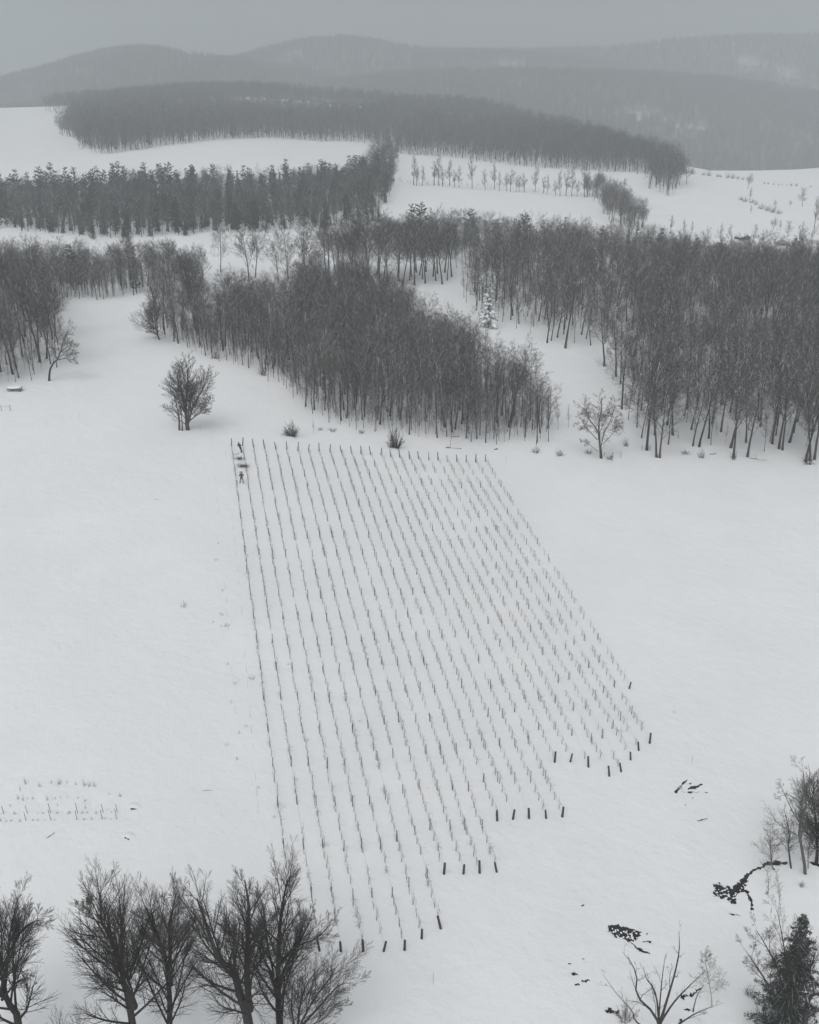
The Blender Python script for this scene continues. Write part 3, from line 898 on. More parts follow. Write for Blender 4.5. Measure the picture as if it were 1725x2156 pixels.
def head_mesh(c, face):
    """head with brow, nose, mouth and ears; face = horizontal facing direction"""
    V, F = lathe([(.001, -.125), (.035, -.118), (.055, -.10), (.066, -.07), (.073, -.03), (.078, .01), (.079, .05), (.070, .085), (.048, .108), (.02, .118), (.001, .12)], 24)
    V = np.array(V); ang = math.atan2(face[1], face[0])
    V[:, 0] *= 1.12; V[:, 0] += .010
    def blob(p, s, a):                                     # push the face out or in, facing +x
        d2 = ((V - np.array(p)) / np.array(s)); w = np.exp(-(d2 ** 2).sum(1)); V[:, 0] += a * w
    blob((.10, 0, -.015), (.06, .014, .026), .026); blob((.09, .030, .012), (.05, .014, .010), -.012); blob((.09, -.030, .012), (.05, .014, .010), -.012)
    blob((.09, 0, -.058), (.05, .024, .008), .006); blob((.09, 0, -.095), (.05, .02, .014), .010)
    for s in (-1, 1):
        d2 = ((V - np.array((.0, s * .078, -.005))) / np.array((.016, .03, .028))); V[:, 1] += s * .022 * np.exp(-(d2 ** 2).sum(1))
    ca, sa = math.cos(ang), math.sin(ang)
    V = np.stack([ca * V[:, 0] - sa * V[:, 1], sa * V[:, 0] + ca * V[:, 1], V[:, 2]], 1) + np.array(c)
    me = bpy.data.meshes.new('head'); me.from_pydata([tuple(v) for v in V], [], F); me.update()
    return me

def person(loc, rz, J, label, coat, hat, facing, hatkind, arms_front):
    root = thing('person', label, 'person', loc, rz)
    E_ = [('hip', 'waist'), ('waist', 'chest'), ('chest', 'neck'), ('neck', 'skull')]
    for s in 'LR': E_ += [('chest', 'sh' + s), ('sh' + s, 'el' + s), ('el' + s, 'wr' + s), ('hip', 'th' + s), ('th' + s, 'kn' + s), ('kn' + s, 'an' + s), ('an' + s, 'to' + s)]
    body = skin_body('body', J, E_, 'hip', None)
    hd = head_mesh(np.array(J['skull'][0]) + np.array([0, 0, .02]), facing)
    hs_ = []
    for s in 'LR':
        w = np.array(J['wr' + s][0]); e = np.array(J['el' + s][0])
        hs_.append((hand(w, w - e, np.array(facing) + np.array([0, 0, .4])), 0))
    b = merge('body', [(body, 1), (hd, 0)] + hs_, [M['skin'], M['trouser']])
    obj('body', b, root)
    # coat over the trunk and sleeves, a little larger than the body
    CJ = {}
    for k in ('hip', 'waist', 'chest', 'neck', 'shL', 'elL', 'wrL', 'shR', 'elR', 'wrR'):
        p, r = J[k]; r = r if isinstance(r, tuple) else (r, r)
        CJ[k] = (p, tuple(q * 1.0 + .022 for q in r))
    hp = np.array(CJ['hip'][0]); CJ['hem'] = (tuple(hp - np.array([0, 0, .12])), (.185, .15))
    CJ['neck'] = (tuple((np.array(CJ['chest'][0]) + np.array(CJ['neck'][0])) / 2 + np.array([0, 0, .03])), .075)
    for s in 'LR':
        e, w = np.array(CJ['el' + s][0]), np.array(CJ['wr' + s][0]); CJ['wr' + s] = (tuple(e + (w - e) * .93), .052)
    ce = [('hem', 'hip'), ('hip', 'waist'), ('waist', 'chest'), ('chest', 'neck')]
    for s in 'LR': ce += [('chest', 'sh' + s), ('sh' + s, 'el' + s), ('el' + s, 'wr' + s)]
    obj('coat', skin_body('coat', CJ, ce, 'hip', coat), root)
    BT = []
    for s in 'LR':
        a, t = np.array(J['an' + s][0]), np.array(J['to' + s][0])
        BT.append((skin_body('boot', {'a': (tuple(a + np.array([0, 0, .2])), .072), 'b': (tuple(a), .065), 'h': (tuple(a - np.array([0, 0, .05]) - (t - a) * .25), .05), 't': (tuple(t), (.052, .045))}, [('a', 'b'), ('b', 'h'), ('b', 't')], 'b', M['coat_black']), s))
    for m_, s in BT: obj('boot', m_, root)
    sk = np.array(J['skull'][0])
    hc = sk + np.array([0, 0, .085])
    if hatkind == 'brim':
        V, F = lathe([(.30, -.012), (.30, .0), (.2, .012), (.115, .012), (.108, .10), (.08, .125), (.02, .13), (.001, .12)], 28)
    else:
        V, F = lathe([(.094, -.03), (.098, .0), (.096, .04), (.08, .075), (.05, .095), (.018, .104), (.02, .12), (.001, .135)], 24)
    me = bpy.data.meshes.new('hat'); me.from_pydata([tuple(np.array(v) + hc + np.array(facing) * .01) for v in V], [], F); me.update(); me.materials.append(hat)
    me.polygons.foreach_set('use_smooth', np.ones(len(me.polygons), bool))
    obj('hat', me, root)
    # hair at the back of the head
    V, F = lathe([(.001, .11), (.05, .10), (.082, .06), (.088, .01), (.082, -.05), (.07, -.075)], 24)
    me = bpy.data.meshes.new('hair'); me.from_pydata([tuple(np.array(v) * np.array([1.05, 1.03, 1]) + sk + np.array([0, 0, .02]) - np.array(facing) * .022) for v in V], [], F); me.update(); me.materials.append(M['hair'])
    obj('hair', me, root)
    return root

p2 = ground(509.5, 1017.5)
J2 = dict(hip=((0, 0, .93), (.155, .12)), waist=((0, 0, 1.10), (.15, .11)), chest=((0, 0, 1.36), (.17, .12)), neck=((0, 0, 1.54), .06), skull=((0, -.02, 1.66), .07),
          shL=((.19, 0, 1.44), .068), elL=((.33, .03, 1.18), .05), wrL=((.14, -.16, 1.09), .036),
          shR=((-.19, 0, 1.44), .068), elR=((-.33, .03, 1.18), .05), wrR=((-.14, -.16, 1.09), .036),
          thL=((.10, 0, .84), .095), knL=((.19, -.02, .47), .066), anL=((.25, .02, .07), .046), toL=((.28, -.15, .03), .04),
          thR=((-.10, 0, .84), .095), knR=((-.19, -.02, .47), .066), anR=((-.25, .02, .07), .046), toR=((-.28, -.15, .03), .04))
person(tuple(p2), .06, J2, 'person in a grey brimmed hat and brown jacket standing with legs apart', M['coat_red'], M['hat_grey'], (0, -1, 0), 'brim', True).scale = (1.06,) * 3
p1 = ground(508.3, 953)
J1 = dict(hip=((-.10, .02, .90), (.15, .13)), waist=((-.17, .02, 1.07), (.15, .12)), chest=((-.27, 0, 1.32), (.17, .13)), neck=((-.31, -.02, 1.51), .06), skull=((-.30, -.06, 1.63), .07),
          shL=((-.10, -.02, 1.41), .068), elL=((.0, -.14, 1.18), .05), wrL=((-.02, -.34, 1.28), .036),
          shR=((-.45, .0, 1.40), .068), elR=((-.50, -.10, 1.15), .05), wrR=((-.30, -.27, 1.14), .036),
          thL=((-.01, .02, .82), .097), knL=((.06, -.05, .46), .068), anL=((.10, .05, .07), .047), toL=((.16, -.13, .03), .04),
          thR=((-.17, .02, .82), .097), knR=((-.05, -.06, .46), .068), anR=((-.03, .08, .07), .047), toR=((.03, -.10, .03), .04))
person(tuple(p1), .25, J1, 'person all in black leaning beside the far post of the second row', M['coat_black'], M['hat_black'], (.60, .80, 0), 'cap', True).scale = (1.06,) * 3

def twig_heap(seed, L, W, Hh, n, mt, nm='brush_pile', r=.012):
    r_ = np.random.default_rng(seed); T = Tubes()
    for i in range(n):
        p = np.array([r_.normal(0, W * .35), r_.normal(0, L * .3), abs(r_.normal(0, Hh * .4))])
        d = np.array([r_.normal(0, 1), r_.normal(0, 1), r_.normal(.05, .35)])
        T.add(limb(r_, p, d, r_.uniform(.3, .9), 4, .2, -.02), np.linspace(r, r * .5, 5), 3)
    return T.mesh(nm, mt)
def on_ground(vx, vy, dz=0): 
    p = ground(vx, vy); return (p[0], p[1], p[2] + dz)
tag(obj('brush_pile', twig_heap(1, 1.0, 1.0, .35, 150, M['brush']), None, on_ground(505, 967)), 'dark pile of cut canes in the row, nearer the person in black', 'brush pile')
tag(obj('brush_pile', twig_heap(2, 1.0, 1.5, .4, 230, M['brush']), None, on_ground(511, 983)), 'larger dark pile of cut canes behind the person in a brimmed hat', 'brush pile')

def log_mesh(seed, L, r, mt=None, bend=.08):
    r_ = np.random.default_rng(seed); T = Tubes()
    P = limb(r_, (-L / 2, 0, r * .5), (1, 0, .02), L, 7, bend, 0)
    T.add(P, np.linspace(r, r * .55, 8) * r_.uniform(.85, 1.15, 8), 7)
    for k in range(3):
        q = P[int(r_.integers(1, 7))]
        T.add(limb(r_, q, (r_.normal(.4, .5), r_.normal(0, 1), .5), L * r_.uniform(.1, .22), 3, .15, 0), np.linspace(r * .4, r * .15, 4), 4)
    return T.mesh('log', mt or M['limb_snowy'])
for i, (vx, vy, L, r, a, lab) in enumerate([
        (330, 1052, 1.2, .05, .1, 'short dark branch lying on the open snow below the lone tree'),
        (425, 1665, 1.9, .025, -.1, 'thin pale curved branch on the snow left of the vineyard'),
        (1474, 1728, 1.6, .06, .2, 'dark log lying in the snow right of the vineyard'),
        (938, 916, 5.5, .16, -.15, 'long fallen snow-topped trunk at the foot of the middle wood'),
        (960, 944, 2.2, .10, .15, 'dark log between the far posts and the middle wood'),
        (944, 943, .9, .14, .1, 'short dark stump piece left of the dark log'),
        (1045, 947, .7, .14, .1, 'small dark stump piece behind the far right posts'),
        (1590, 968, 5.5, .06, -.8, 'thin broken bough fallen from the right wood onto the snow'),
        (1502, 957, 1.5, .10, .0, 'short dark log on the snow before the right wood'),
        (499, 957, 1.1, .04, .5, 'small grey branch lying at the feet of the person in black'),
        (107, 1760, .8, .035, .9, 'small dark branch below the garden stakes')]):
    o = obj('fallen_log', log_mesh(600 + i, L, r, M['post'] if r < .2 and i != 3 else None), None, on_ground(vx, vy)); o.rotation_euler = (0, 0, a)
    tag(o, lab, 'log')

# ------------------------------------------------------------------ single trees, shrubs and bushes
def lone(k, v, vx, vb, vt, label, group=None, name=None, wide=None):
    b, h = px_height(vx, vb, vt)
    t, o1, o2 = place_tree(k, v, b[0], b[1], h, label, group, name)
    if wide: t.scale = (t.scale[0] * wide, t.scale[1] * wide, t.scale[2])
    return t
def unique_tree(label, stems_px, Yd, S, seed, mt, mc, name='bare_tree', jitter=.5, group=None, cat='tree', n=10, squash=None):
    """a tree whose main stems follow the photograph, standing at distance Yd; stems_px = [(points, radius)]; limbs grow all round"""
    r_ = np.random.default_rng(seed)
    base = None; stems = []
    if Yd is None: Yd = ground(stems_px[0][0][0][0], 2215)[1]
    if squash:
        yb = stems_px[0][0][0][1]; stems_px = [([(a, yb + (b - yb) * squash) for a, b in pts], rad) for pts, rad in stems_px]
    for pts, rad in stems_px:
        W = [at_depth(a, b, Yd) for a, b in pts]
        if base is None:
            b0 = W[0].copy(); b0[2] = float(height(b0[0], b0[1])); base = b0
        P = np.array(W) - base
        dz = np.cumsum(r_.normal(0, jitter, len(P))); dz -= dz[0]
        P[:, 1] += dz
        stems.append((curve_pts(P, n), rad))
    # run the first stem down into the ground
    P0, r0 = stems[0]
    if P0[0, 2] > -.2: P0 = np.vstack([[P0[0, 0], P0[0, 1], -.4], P0]); stems[0] = (P0, r0)
    t = thing(name, label, cat, tuple(base), 0, group)
    o = grow_tree(seed, 0, 0, S, stems=stems)
    obj('trunk', o[0].mesh('trunk', mt), t); obj('crown', o[1].mesh('crown', mc), t)
    return t

BIG = spec(levels=3, kids=[31, 12, 10, 0], t0=[.22, .2, .15, .2], ang=[(24, 46), (20, 42), (16, 38), (20, 45)], len=[.40, .44, .60, .6], taper=[.66, .55, .5, .3],
           rr=[.42, .5, .5, .6], rmax=[.10, .034, .014, .010], up=[.06, .05, .03, .02], wob=.045, tip=.0075, trunk_levels=1)
SIDE = spec(levels=3, kids=[18, 10, 9, 0], t0=[.12, .2, .15, .2], ang=[(24, 48), (20, 42), (16, 38), (20, 45)], len=[.44, .44, .60, .6], taper=[.45, .55, .5, .3],
            rr=[.45, .5, .5, .6], rmax=[.06, .03, .014, .010], up=[.07, .05, .03, .02], wob=.045, tip=.0075, trunk_levels=1)
def px6(L): return [c6(*q) for q in L]
def px5(L): return [c5(*q) for q in L]
unique_tree('forked bare tree at the bottom with a nest box, leftmost of the row of four', [
    ([(290, 2235)] + px6([(630, 1260), (590, 1030), (520, 820), (490, 700), (478, 560)]), .30),
    (px6([(640, 1180), (625, 1020), (622, 930), (615, 780), (605, 600)]), .24),
    (px6([(625, 985), (665, 880), (700, 740), (745, 640)]), .13),
    (px6([(505, 800), (430, 710), (370, 620)]), .07)], None, BIG, 41, M['near_bark'], M['near_twig'], group='bare trees along the bottom edge', squash=.89)
unique_tree('narrow bare tree second in the bottom row, between two broader trees', [
    ([(362, 2235)] + px6([(820, 1290), (815, 1130), (790, 950), (770, 770), (745, 640), (720, 560)]), .25),
    (px6([(815, 1060), (815, 900), (820, 700), (850, 550)]), .17),
    (px6([(800, 985), (850, 900), (895, 830), (945, 785)]), .10)], None, BIG, 42, M['near_bark'], M['near_twig'], group='bare trees along the bottom edge', squash=.89)
unique_tree('thick forked bare tree third in the bottom row, tallest and widest of them', [
    ([(530, 2240)] + px6([(1190, 1290), (1150, 1120), (1120, 960), (1060, 830), (1000, 680), (955, 540)]), .40),
    (px6([(1190, 1190), (1190, 1050), (1180, 900), (1185, 700), (1165, 530)]), .30),
    (px6([(1185, 900), (1240, 780), (1270, 640), (1240, 520)]), .14),
    (px6([(1135, 1040), (1060, 930), (1000, 830), (945, 720)]), .08)], None, BIG, 43, M['near_bark'], M['near_twig'], group='bare trees along the bottom edge', squash=.89)
unique_tree('upright bare tree fourth in the bottom row with limbs sweeping to the right', [
    ([(592, 2235)] + px6([(1340, 1290), (1330, 1150), (1328, 900), (1340, 720), (1370, 560)]), .33),
    (px6([(1335, 1080), (1375, 920), (1450, 780), (1500, 640)]), .13),
    (px6([(1330, 950), (1420, 860), (1520, 790), (1600, 700)]), .11),
    (px6([(1325, 1120), (1290, 1000), (1250, 940), (1260, 760)]), .10)], None, BIG, 44, M['near_bark'], M['near_twig'], group='bare trees along the bottom edge', squash=.89)
unique_tree('low bushy bare tree at the bottom fanning right from behind the fourth tree', [
    ([(628, 2240)] + px6([(1430, 1290), (1500, 1130), (1590, 1020), (1640, 980)]), .10),
    (px6([(1440, 1285), (1530, 1190), (1620, 1100), (1690, 1060)]), .09),
    (px6([(1425, 1285), (1440, 1150), (1480, 1020), (1540, 920)]), .09),
    (px6([(1410, 1290), (1400, 1150), (1410, 1000), (1420, 940)]), .08),
    (px6([(1450, 1290), (1540, 1240), (1600, 1200), (1650, 1170)]), .07)], None, SIDE, 45, M['near_bark'], M['near_twig'], group='bare trees along the bottom edge', squash=.89)
unique_tree('bare tree cut by the left edge at the bottom, trunk leaning left', [
    ([(50, 2250)] + px6([(70, 1290), (20, 1200), (-10, 1080), (-20, 900), (-60, 700)]), .30),
    (px6([(0, 1150), (40, 980), (60, 800), (90, 660)]), .13),
    (px6([(10, 1170), (80, 1080), (140, 1030), (185, 1010)]), .09),
    (px6([(-5, 1050), (70, 900), (160, 830), (220, 810)]), .10)], None, BIG, 46, M['near_bark'], M['near_twig'], group='bare trees along the bottom edge', squash=.98)
# the lone tree with a broken companion
Yl = ground(395, 905)[1]
LT = spec(kids=[36, 9, 7, 3], t0=[.10, .25, .2, .1], ang=[(22, 50), (25, 45), (25, 50), (25, 55)], len=[.50, .42, .42, .5], taper=[.7, .45, .4, .4], up=[.07, .05, .04, .02], tip=.012, rmax=[.09, .036, .02, .014], wob=.05)
unique_tree('lone dense bare tree standing on the open snow left of the vineyard', [
    ([(396, 906), (394, 885), (392, 850), (395, 812), (393, 768)], .42), ([(397, 890), (410, 850), (430, 812), (436, 785)], .16),
    ([(392, 880), (385, 840), (376, 806), (374, 774)], .16), ([(400, 885), (425, 865), (445, 835)], .12)], Yl, LT, 51, M['near_bark'], M['near_twig'])
unique_tree('broken thin double trunk standing just left of the lone dense tree', [
    ([(378, 907), (377, 880), (372, 855), (366, 826)], .22), ([(384, 907), (383, 890), (380, 860), (379, 840)], .14),
    ([(376, 875), (364, 862), (350, 860), (338, 858)], .07)], Yl - .6, spec(kids=[9, 6, 5, 3], t0=[.35, .2, .1, .1], len=[.30, .4, .4, .4], tip=.010), 52, M['bark'], M['twig'], name='broken_tree')
OAK = spec(kids=[14, 9, 7, 3], t0=[.35, .25, .15, .1], ang=[(30, 60), (30, 60), (30, 60), (25, 60)], len=[.42, .42, .42, .5], up=[.02, .02, .02, .0], wob=.24, tip=.014, rmax=[.12, .05, .03, .018])
Yo = ground(1266, 965)[1]
unique_tree('low gnarled bare tree with snowy crooked limbs at the wood edge', [
    ([(1266, 966), (1264, 945), (1262, 925), (1258, 905), (1240, 880), (1228, 850)], .34), ([(1264, 940), (1275, 910), (1290, 885), (1300, 850)], .20),
    ([(1262, 925), (1262, 890), (1268, 860), (1262, 838)], .20), ([(1260, 950), (1240, 935), (1222, 925)], .10), ([(1258, 925), (1235, 900), (1216, 872)], .13), ([(1268, 935), (1292, 912), (1308, 878)], .14)], Yo, OAK, 53, M['very_snowy'], M['twig'])
Ye = ground(105, 802)[1]
unique_tree('crooked tree leaning out over the snow from the left wood', [
    ([(104, 802), (105, 785), (108, 770), (120, 755), (130, 720), (138, 700)], .26), ([(118, 758), (140, 755), (160, 762)], .12), ([(124, 745), (145, 730), (160, 740)], .10)],
    Ye, OAK, 54, M['bark'], M['twig_red'])
Yq = ground(335, 715)[1]
unique_tree('thin bare tree at the left tip of the middle wood, branching to the left', [
    ([(336, 716), (332, 690), (328, 655), (324, 615)], .2), ([(334, 700), (318, 680), (308, 655)], .10), ([(335, 708), (320, 700), (308, 690)], .08)], Yq, LT, 55, M['bark'], M['twig'])
# front trunks of the right wood, each where it stands
for i, (vx, vb, vt, lab) in enumerate([
        (1362, 948, 760, 'slim trunk beside twin trunks at the front of the right wood'),
        (1383, 963, 690, 'left one of two twin dark trunks standing close together'),
        (1389, 964, 700, 'right one of two twin dark trunks standing close together'),
        (1416, 912, 690, 'thick straight trunk behind the twin dark trunks'),
        (1472, 941, 720, 'dark trunk forking into snowy limbs behind the round tan shrub'),
        (1545, 963, 690, 'tall thick trunk at the front of the right wood, in its middle'),
        (1574, 962, 700, 'slanting trunk with low limbs reaching right at the wood front'),
        (1626, 935, 690, 'straight trunk set back, right of the slanting trunk'),
        (1640, 945, 700, 'slim dark trunk right of the straight set back trunk'),
        (1662, 932, 700, 'leaning slim trunk near the right edge of the wood'),
        (1696, 972, 720, 'cluster trunk near the right edge, leftmost of three'),
        (1706, 970, 730, 'cluster trunk near the right edge, middle of three'),
        (1715, 968, 740, 'cluster trunk near the right edge, rightmost of three'),
        (1190, 733, 560, 'front tree of the gully wood, dark trunk alone on the snow'),
        (1152, 722, 600, 'slim front trunk of the gully wood left of the dark one')]):
    lone('B', i % 4, vx, vb, vb - (165 if vx > 1250 else 130) + (i * 37) % 40 - 20, lab)
for i, (vx, vb, vt, lab) in enumerate([
        (1130, 935, 800, 'thin young tree at the right tip of the middle wood, tallest twig'),
        (1155, 930, 815, 'thin young tree right of the tip of the middle wood'),
        (1175, 905, 838, 'short thin sapling between the middle wood and the gnarled tree'),
        (1197, 900, 850, 'shortest sapling just left of the gnarled tree'),
        (660, 912, 880, 'tiny lone sapling right of the round bush'),
        (948, 940, 880, 'tiny sapling in front of the middle wood')]):
    lone('S', i % 3, vx, vb, vt, lab)
lone('P', 0, 155, 610, 514, 'tall flat topped white pine above the left thicket', wide=1.15)
lone('P', 1, 868, 520, 428, 'left one of two tall pines rising behind the tall grove')
lone('P', 2, 888, 520, 426, 'right one of two tall pines rising behind the tall grove')
lone('P', 1, 990, 520, 438, 'single pine rising from the back belt of wood')
lone('P', 2, 1105, 530, 448, 'pine with bent top over the back belt of wood')
lone('P', 0, 1388, 560, 480, 'dark pine rising at the left end of the pine line')
for i in range(4): lone('O', i % 3, [280, 525, 607, 640][i], [600, 592, 590, 590][i], [496, 478, 488, 495][i], ['round topped bare tree above the thicket left of the barn roof', 'broad bare tree right of the barn roof', 'bare tree with clear limbs against the snow field', 'slim bare tree right of the clear limbed one'][i])
# snow-laden spruce
b, h = px_height(1028, 690, 575)
a_, f_, s_ = conifer_meshes('snowy_spruce', 431, 14, 2.5, 'spruce', 1.4, True)
t = thing('spruce_tree', 'spruce with white snow-laden boughs at the front of the gully wood', 'spruce tree', tuple(b), 0, None, h / 14)
obj('trunk', a_, t); obj('foliage', f_, t); obj('snow', s_, t)
# row of trees between the two far fields
rowt = [(18,665,780),(30,690,782),(55,680,783),(105,670,780),(125,672,782),(142,705,785),(170,675,782),(190,700,790),(210,690,790),(265,672,795),(320,700,800),(358,690,798),(378,720,805),(410,735,805),(425,715,806),(450,730,808),(462,740,808),(485,710,810),(530,700,808),(565,745,815),(580,735,820),(615,760,824),(635,720,826),(660,725,826),(683,720,826),(705,745,828),(738,715,830)]
for i, (a, tt_, bb) in enumerate(rowt):
    vx, vb = c2(a, bb); vt = vb - (vb - tt_ * .5) * rng.uniform(.75, 1.1)
    lone('R', (i * 3) % 4, vx, vb, vt, f'{ORD[i]} tree from the left in the bare row between the far fields', 'bare trees in a row between the far fields', wide=.9 + .5 * rng.random())
# trees scattered over the far right field
for i, (a, tt_, bb, k, lab) in enumerate([
        (905, 757, 800, 'O', 'small round tree alone in the far field right of the row'),
        (1425, 735, 795, 'O', 'dense round tree in the far right hedge'),
        (1432, 790, 842, 'S', 'slim tree below the dense round tree of the far hedge'),
        (1655, 800, 870, 'O', 'oval tree standing alone near the far right side'),
        (1605, 845, 872, 'O', 'small round tree left of the far oval tree'),
        (1540, 845, 875, 'O', 'small round tree at the far cluster of bushes'),
        (1438, 865, 900, 'S', 'little slim tree below the far cluster of bushes'),
        (1100, 907, 985, 'F', 'tall bare tree on the far field, left of a thin pair'),
        (1155, 925, 985, 'F', 'left tree of a thin pair above the pine line'),
        (1190, 935, 985, 'S', 'right tree of a thin pair above the pine line'),
        (1310, 940, 1000, 'F', 'bare tree left of the small snowy shed'),
        (1345, 945, 1003, 'S', 'slim bare tree touching the small snowy shed'),
        (1455, 950, 990, 'O', 'round bare tree right of the small snowy shed'),
        (1530, 918, 975, 'O', 'bare tree behind the second snowy shed, left of two'),
        (1562, 925, 970, 'S', 'bare tree behind the second snowy shed, right of two'),
        (1590, 938, 1000, 'O', 'bare tree just above the second snowy shed'),
        (1640, 935, 1045, 'F', 'tall bare tree right of the second snowy shed'),
        (1705, 835, 960, 'F', 'tall bare tree at the far right edge'),
        (700, 500 + 500, 1040, 'S', 'slim tree at the edge of the back wood')]):
    vx, vb = c2(a, bb); lone('R' if k in 'FS' else k, i % 3, vx, vb, tt_ * .5, lab)

SHR = [shrub_mesh(700 + i, 1.0, .6, 26, M['twig'], kids=6, r=.013) for i in range(3)]
SHRP = [shrub_mesh(710 + i, 1.0, .7, 30, M['weed'], kids=6, r=.012) for i in range(2)]
def bush(vx, vb, vt, wpx, label, me=None, group=None, name='bush'):
    b, h = px_height(vx, vb, vt)
    w = wpx / FOC * np.linalg.norm(b - np.array([0, 0, CAMZ]))
    o = obj(name, me or SHR[int(rng.integers(3))], None, tuple(b)); o.scale = (w / 1.25, w / 1.25, h); o.rotation_euler = (0, 0, rng.uniform(0, 6))
    tag(o, label, 'bush', group); return o
bush(613, 918, 885, 36, 'round dark bush on the snow behind the left far posts', shrub_mesh(720, .9, .75, 70, M['brush'], kids=8, r=.016))
bush(833, 943, 893, 44, 'tall many stemmed bush in front of the middle wood', shrub_mesh(721, 1.0, .6, 55, M['twig'], kids=6, r=.016))
for vx, vb, vt, w, lab, pale in [
        (700, 908, 898, 24, 'low wispy bush right of the tiny lone sapling', 1), (675, 906, 898, 16, 'smallest wispy bush beside the tiny lone sapling', 1),
        (760, 912, 902, 20, 'pale wispy bush left of the tall many stemmed bush', 1),
        (1130, 954, 935, 26, 'low dark bush at the right tip of the middle wood', 0), (1178, 960, 940, 26, 'dark bush left of the gnarled tree', 0),
        (1240, 955, 943, 24, 'low bush under the gnarled tree limbs', 0), (1285, 968, 952, 26, 'low snowy bush right of the gnarled tree', 0),
        (1445, 956, 945, 32, 'low spreading bush left of the round tan bush', 0), (1478, 964, 942, 22, 'round tan bush before the right wood', 1),
        (1545, 968, 945, 18, 'small bush at the foot of the tall thick trunk', 0), (1700, 978, 955, 36, 'bush at the foot of the right edge cluster', 0),
        (555, 790, 760, 32, 'bush at the left front of the middle wood', 0), (455, 755, 735, 30, 'bush near the left tip of the middle wood', 0),
        (1318, 940, 920, 20, 'bush behind the gnarled tree', 0)]:
    bush(vx, vb, vt, w, lab, SHRP[0] if pale else None)
for i, a in enumerate([1165, 1192, 1238, 1262, 1300, 1312, 1340, 1362, 1385, 1405]):
    h_ = [30, 36, 18, 26, 20, 16, 26, 24, 20, 16][i]
    vx, vb = c2(a, 730 + (a - 1165) * .11); bush(vx, vb, vb - h_ * .5, h_ * .6, f'{ORD[i]} bush from the left in the far hedge on the right', None, 'bushes of the far hedge', 'hedge_bush')
for i, a in enumerate([1495, 1511, 1534, 1556, 1570, 1588, 1608, 1630, 1690]):
    vx, vb = c2(a, 770 + (a - 1495) * .07 + 5); bush(vx, vb, vb - [6, 7, 5, 4, 4, 4, 8, 8, 5][i], [6, 6, 5, 5, 4, 4, 8, 9, 8][i], f'{ORD[i]} small round bush from the left along the far fence line', None, 'small bushes along the far fence line', 'hedge_bush')
for i, (a, bb, h_, w_) in enumerate([(1395, 842, 22, 28), (1415, 850, 24, 30), (1440, 855, 22, 30), (1458, 862, 22, 26), (1485, 880, 30, 34), (1510, 888, 34, 38), (1532, 895, 30, 36), (1555, 900, 22, 30), (860, 798, 18, 26)]):
    vx, vb = c2(a, bb); bush(vx, vb, vb - h_ * .5, w_ * .55, f'{ORD[i]} bush from the left in the far bushy cluster' if i < 8 else 'low bush left of the small round tree in the far field', None, 'bushes of the far cluster' if i < 8 else None, 'hedge_bush')

# dry weeds and stray canes left of the rows
WEED = [shrub_mesh(730 + i, .5, .45, 10, M['weed'] if i % 2 else M['brush'], 'weed', 3, .008) for i in range(4)]
for i, (vx, vb, w_) in enumerate([(473, 1320, 22), (466, 1296, 16), (385, 1279, 26), (455, 1180, 12), (459, 1145, 10), (530, 1432, 26), (480, 1400, 12), (497, 1440, 14), (553, 1440, 14), (578, 1723, 16), (500, 1600, 14), (478, 1570, 16), (545, 1660, 12),
                              (505, 1545, 14), (520, 1530, 12), (488, 1480, 14), (600, 1700, 10), (470, 1245, 12), (610, 1400, 14), (646, 1560, 18), (690, 1780, 14), (760, 1520, 14), (725, 1205, 10), (1190, 1330, 12), (1310, 1540, 14), (1420, 1500, 12), (450, 1310, 10)]):
    p = ground(vx, vb); sz = w_ / FOC * np.linalg.norm(p - np.array([0, 0, CAMZ])) / .8
    o = obj('dry_weed', WEED[i % 4], None, tuple(p)); o.scale = (sz,) * 3; o.rotation_euler = (0, 0, i * 1.7)
    tag(o, 'wispy dry weed poking through the snow around the vineyard rows', 'weed', 'dry weeds on the snow')

# short stubble tips poking through the snow
T_ = Tubes(); r_ = np.random.default_rng(77)
for i in range(900):
    vx, vy = r_.uniform(0, 1725), r_.uniform(960, 2140)
    p = ground(vx, vy)
    if math.sin(p[0] * .12 + 1) * math.sin(p[1] * .09) + r_.normal(0, .35) < .35: continue
    for k in range(int(r_.integers(2, 6))):
        q = p + np.array([r_.normal(0, .12), r_.normal(0, .12), -.03])
        T_.add(limb(r_, q, (r_.normal(0, .4), r_.normal(0, .4), 1), r_.uniform(.08, .22), 2, .2, 0), [.006, .004, .003], 3)
tag(obj('grass_stubble', T_.mesh('grass_stubble', M['weed'])), 'sparse grass tips poking through the snow', None, None, 'stuff')

# two abandoned lines of thin stakes left of the first row
STK = Tubes(); STK.add([[0, 0, -.1], [.01, 0, .5], [.02, .01, 1.05]], [.016, .015, .013], 5); STK = STK.mesh('stake', M['stake'])
for ln, (A_, B_, nn) in enumerate([((446, 940), (506, 1640), 26), ((472, 935), (548, 1760), 28)]):
    for k in range(nn):
        s = (k + .5) / nn
        if rng.random() < .45: continue
        vx = A_[0] + (B_[0] - A_[0]) * s; vy = A_[1] + (B_[1] - A_[1]) * s ** 1.15
        o = obj('thin_stake', STK, None, on_ground(vx, vy)); o.rotation_euler = (rng.normal(0, .06), rng.normal(0, .06), 0); o.scale = (.7, .7, rng.uniform(.6, 1.1))
        tag(o, 'faint thin stake in the ' + ('outer' if ln == 0 else 'inner') + ' abandoned line left of the first row', 'stake', 'thin stakes of the ' + ('outer' if ln == 0 else 'inner') + ' abandoned line')
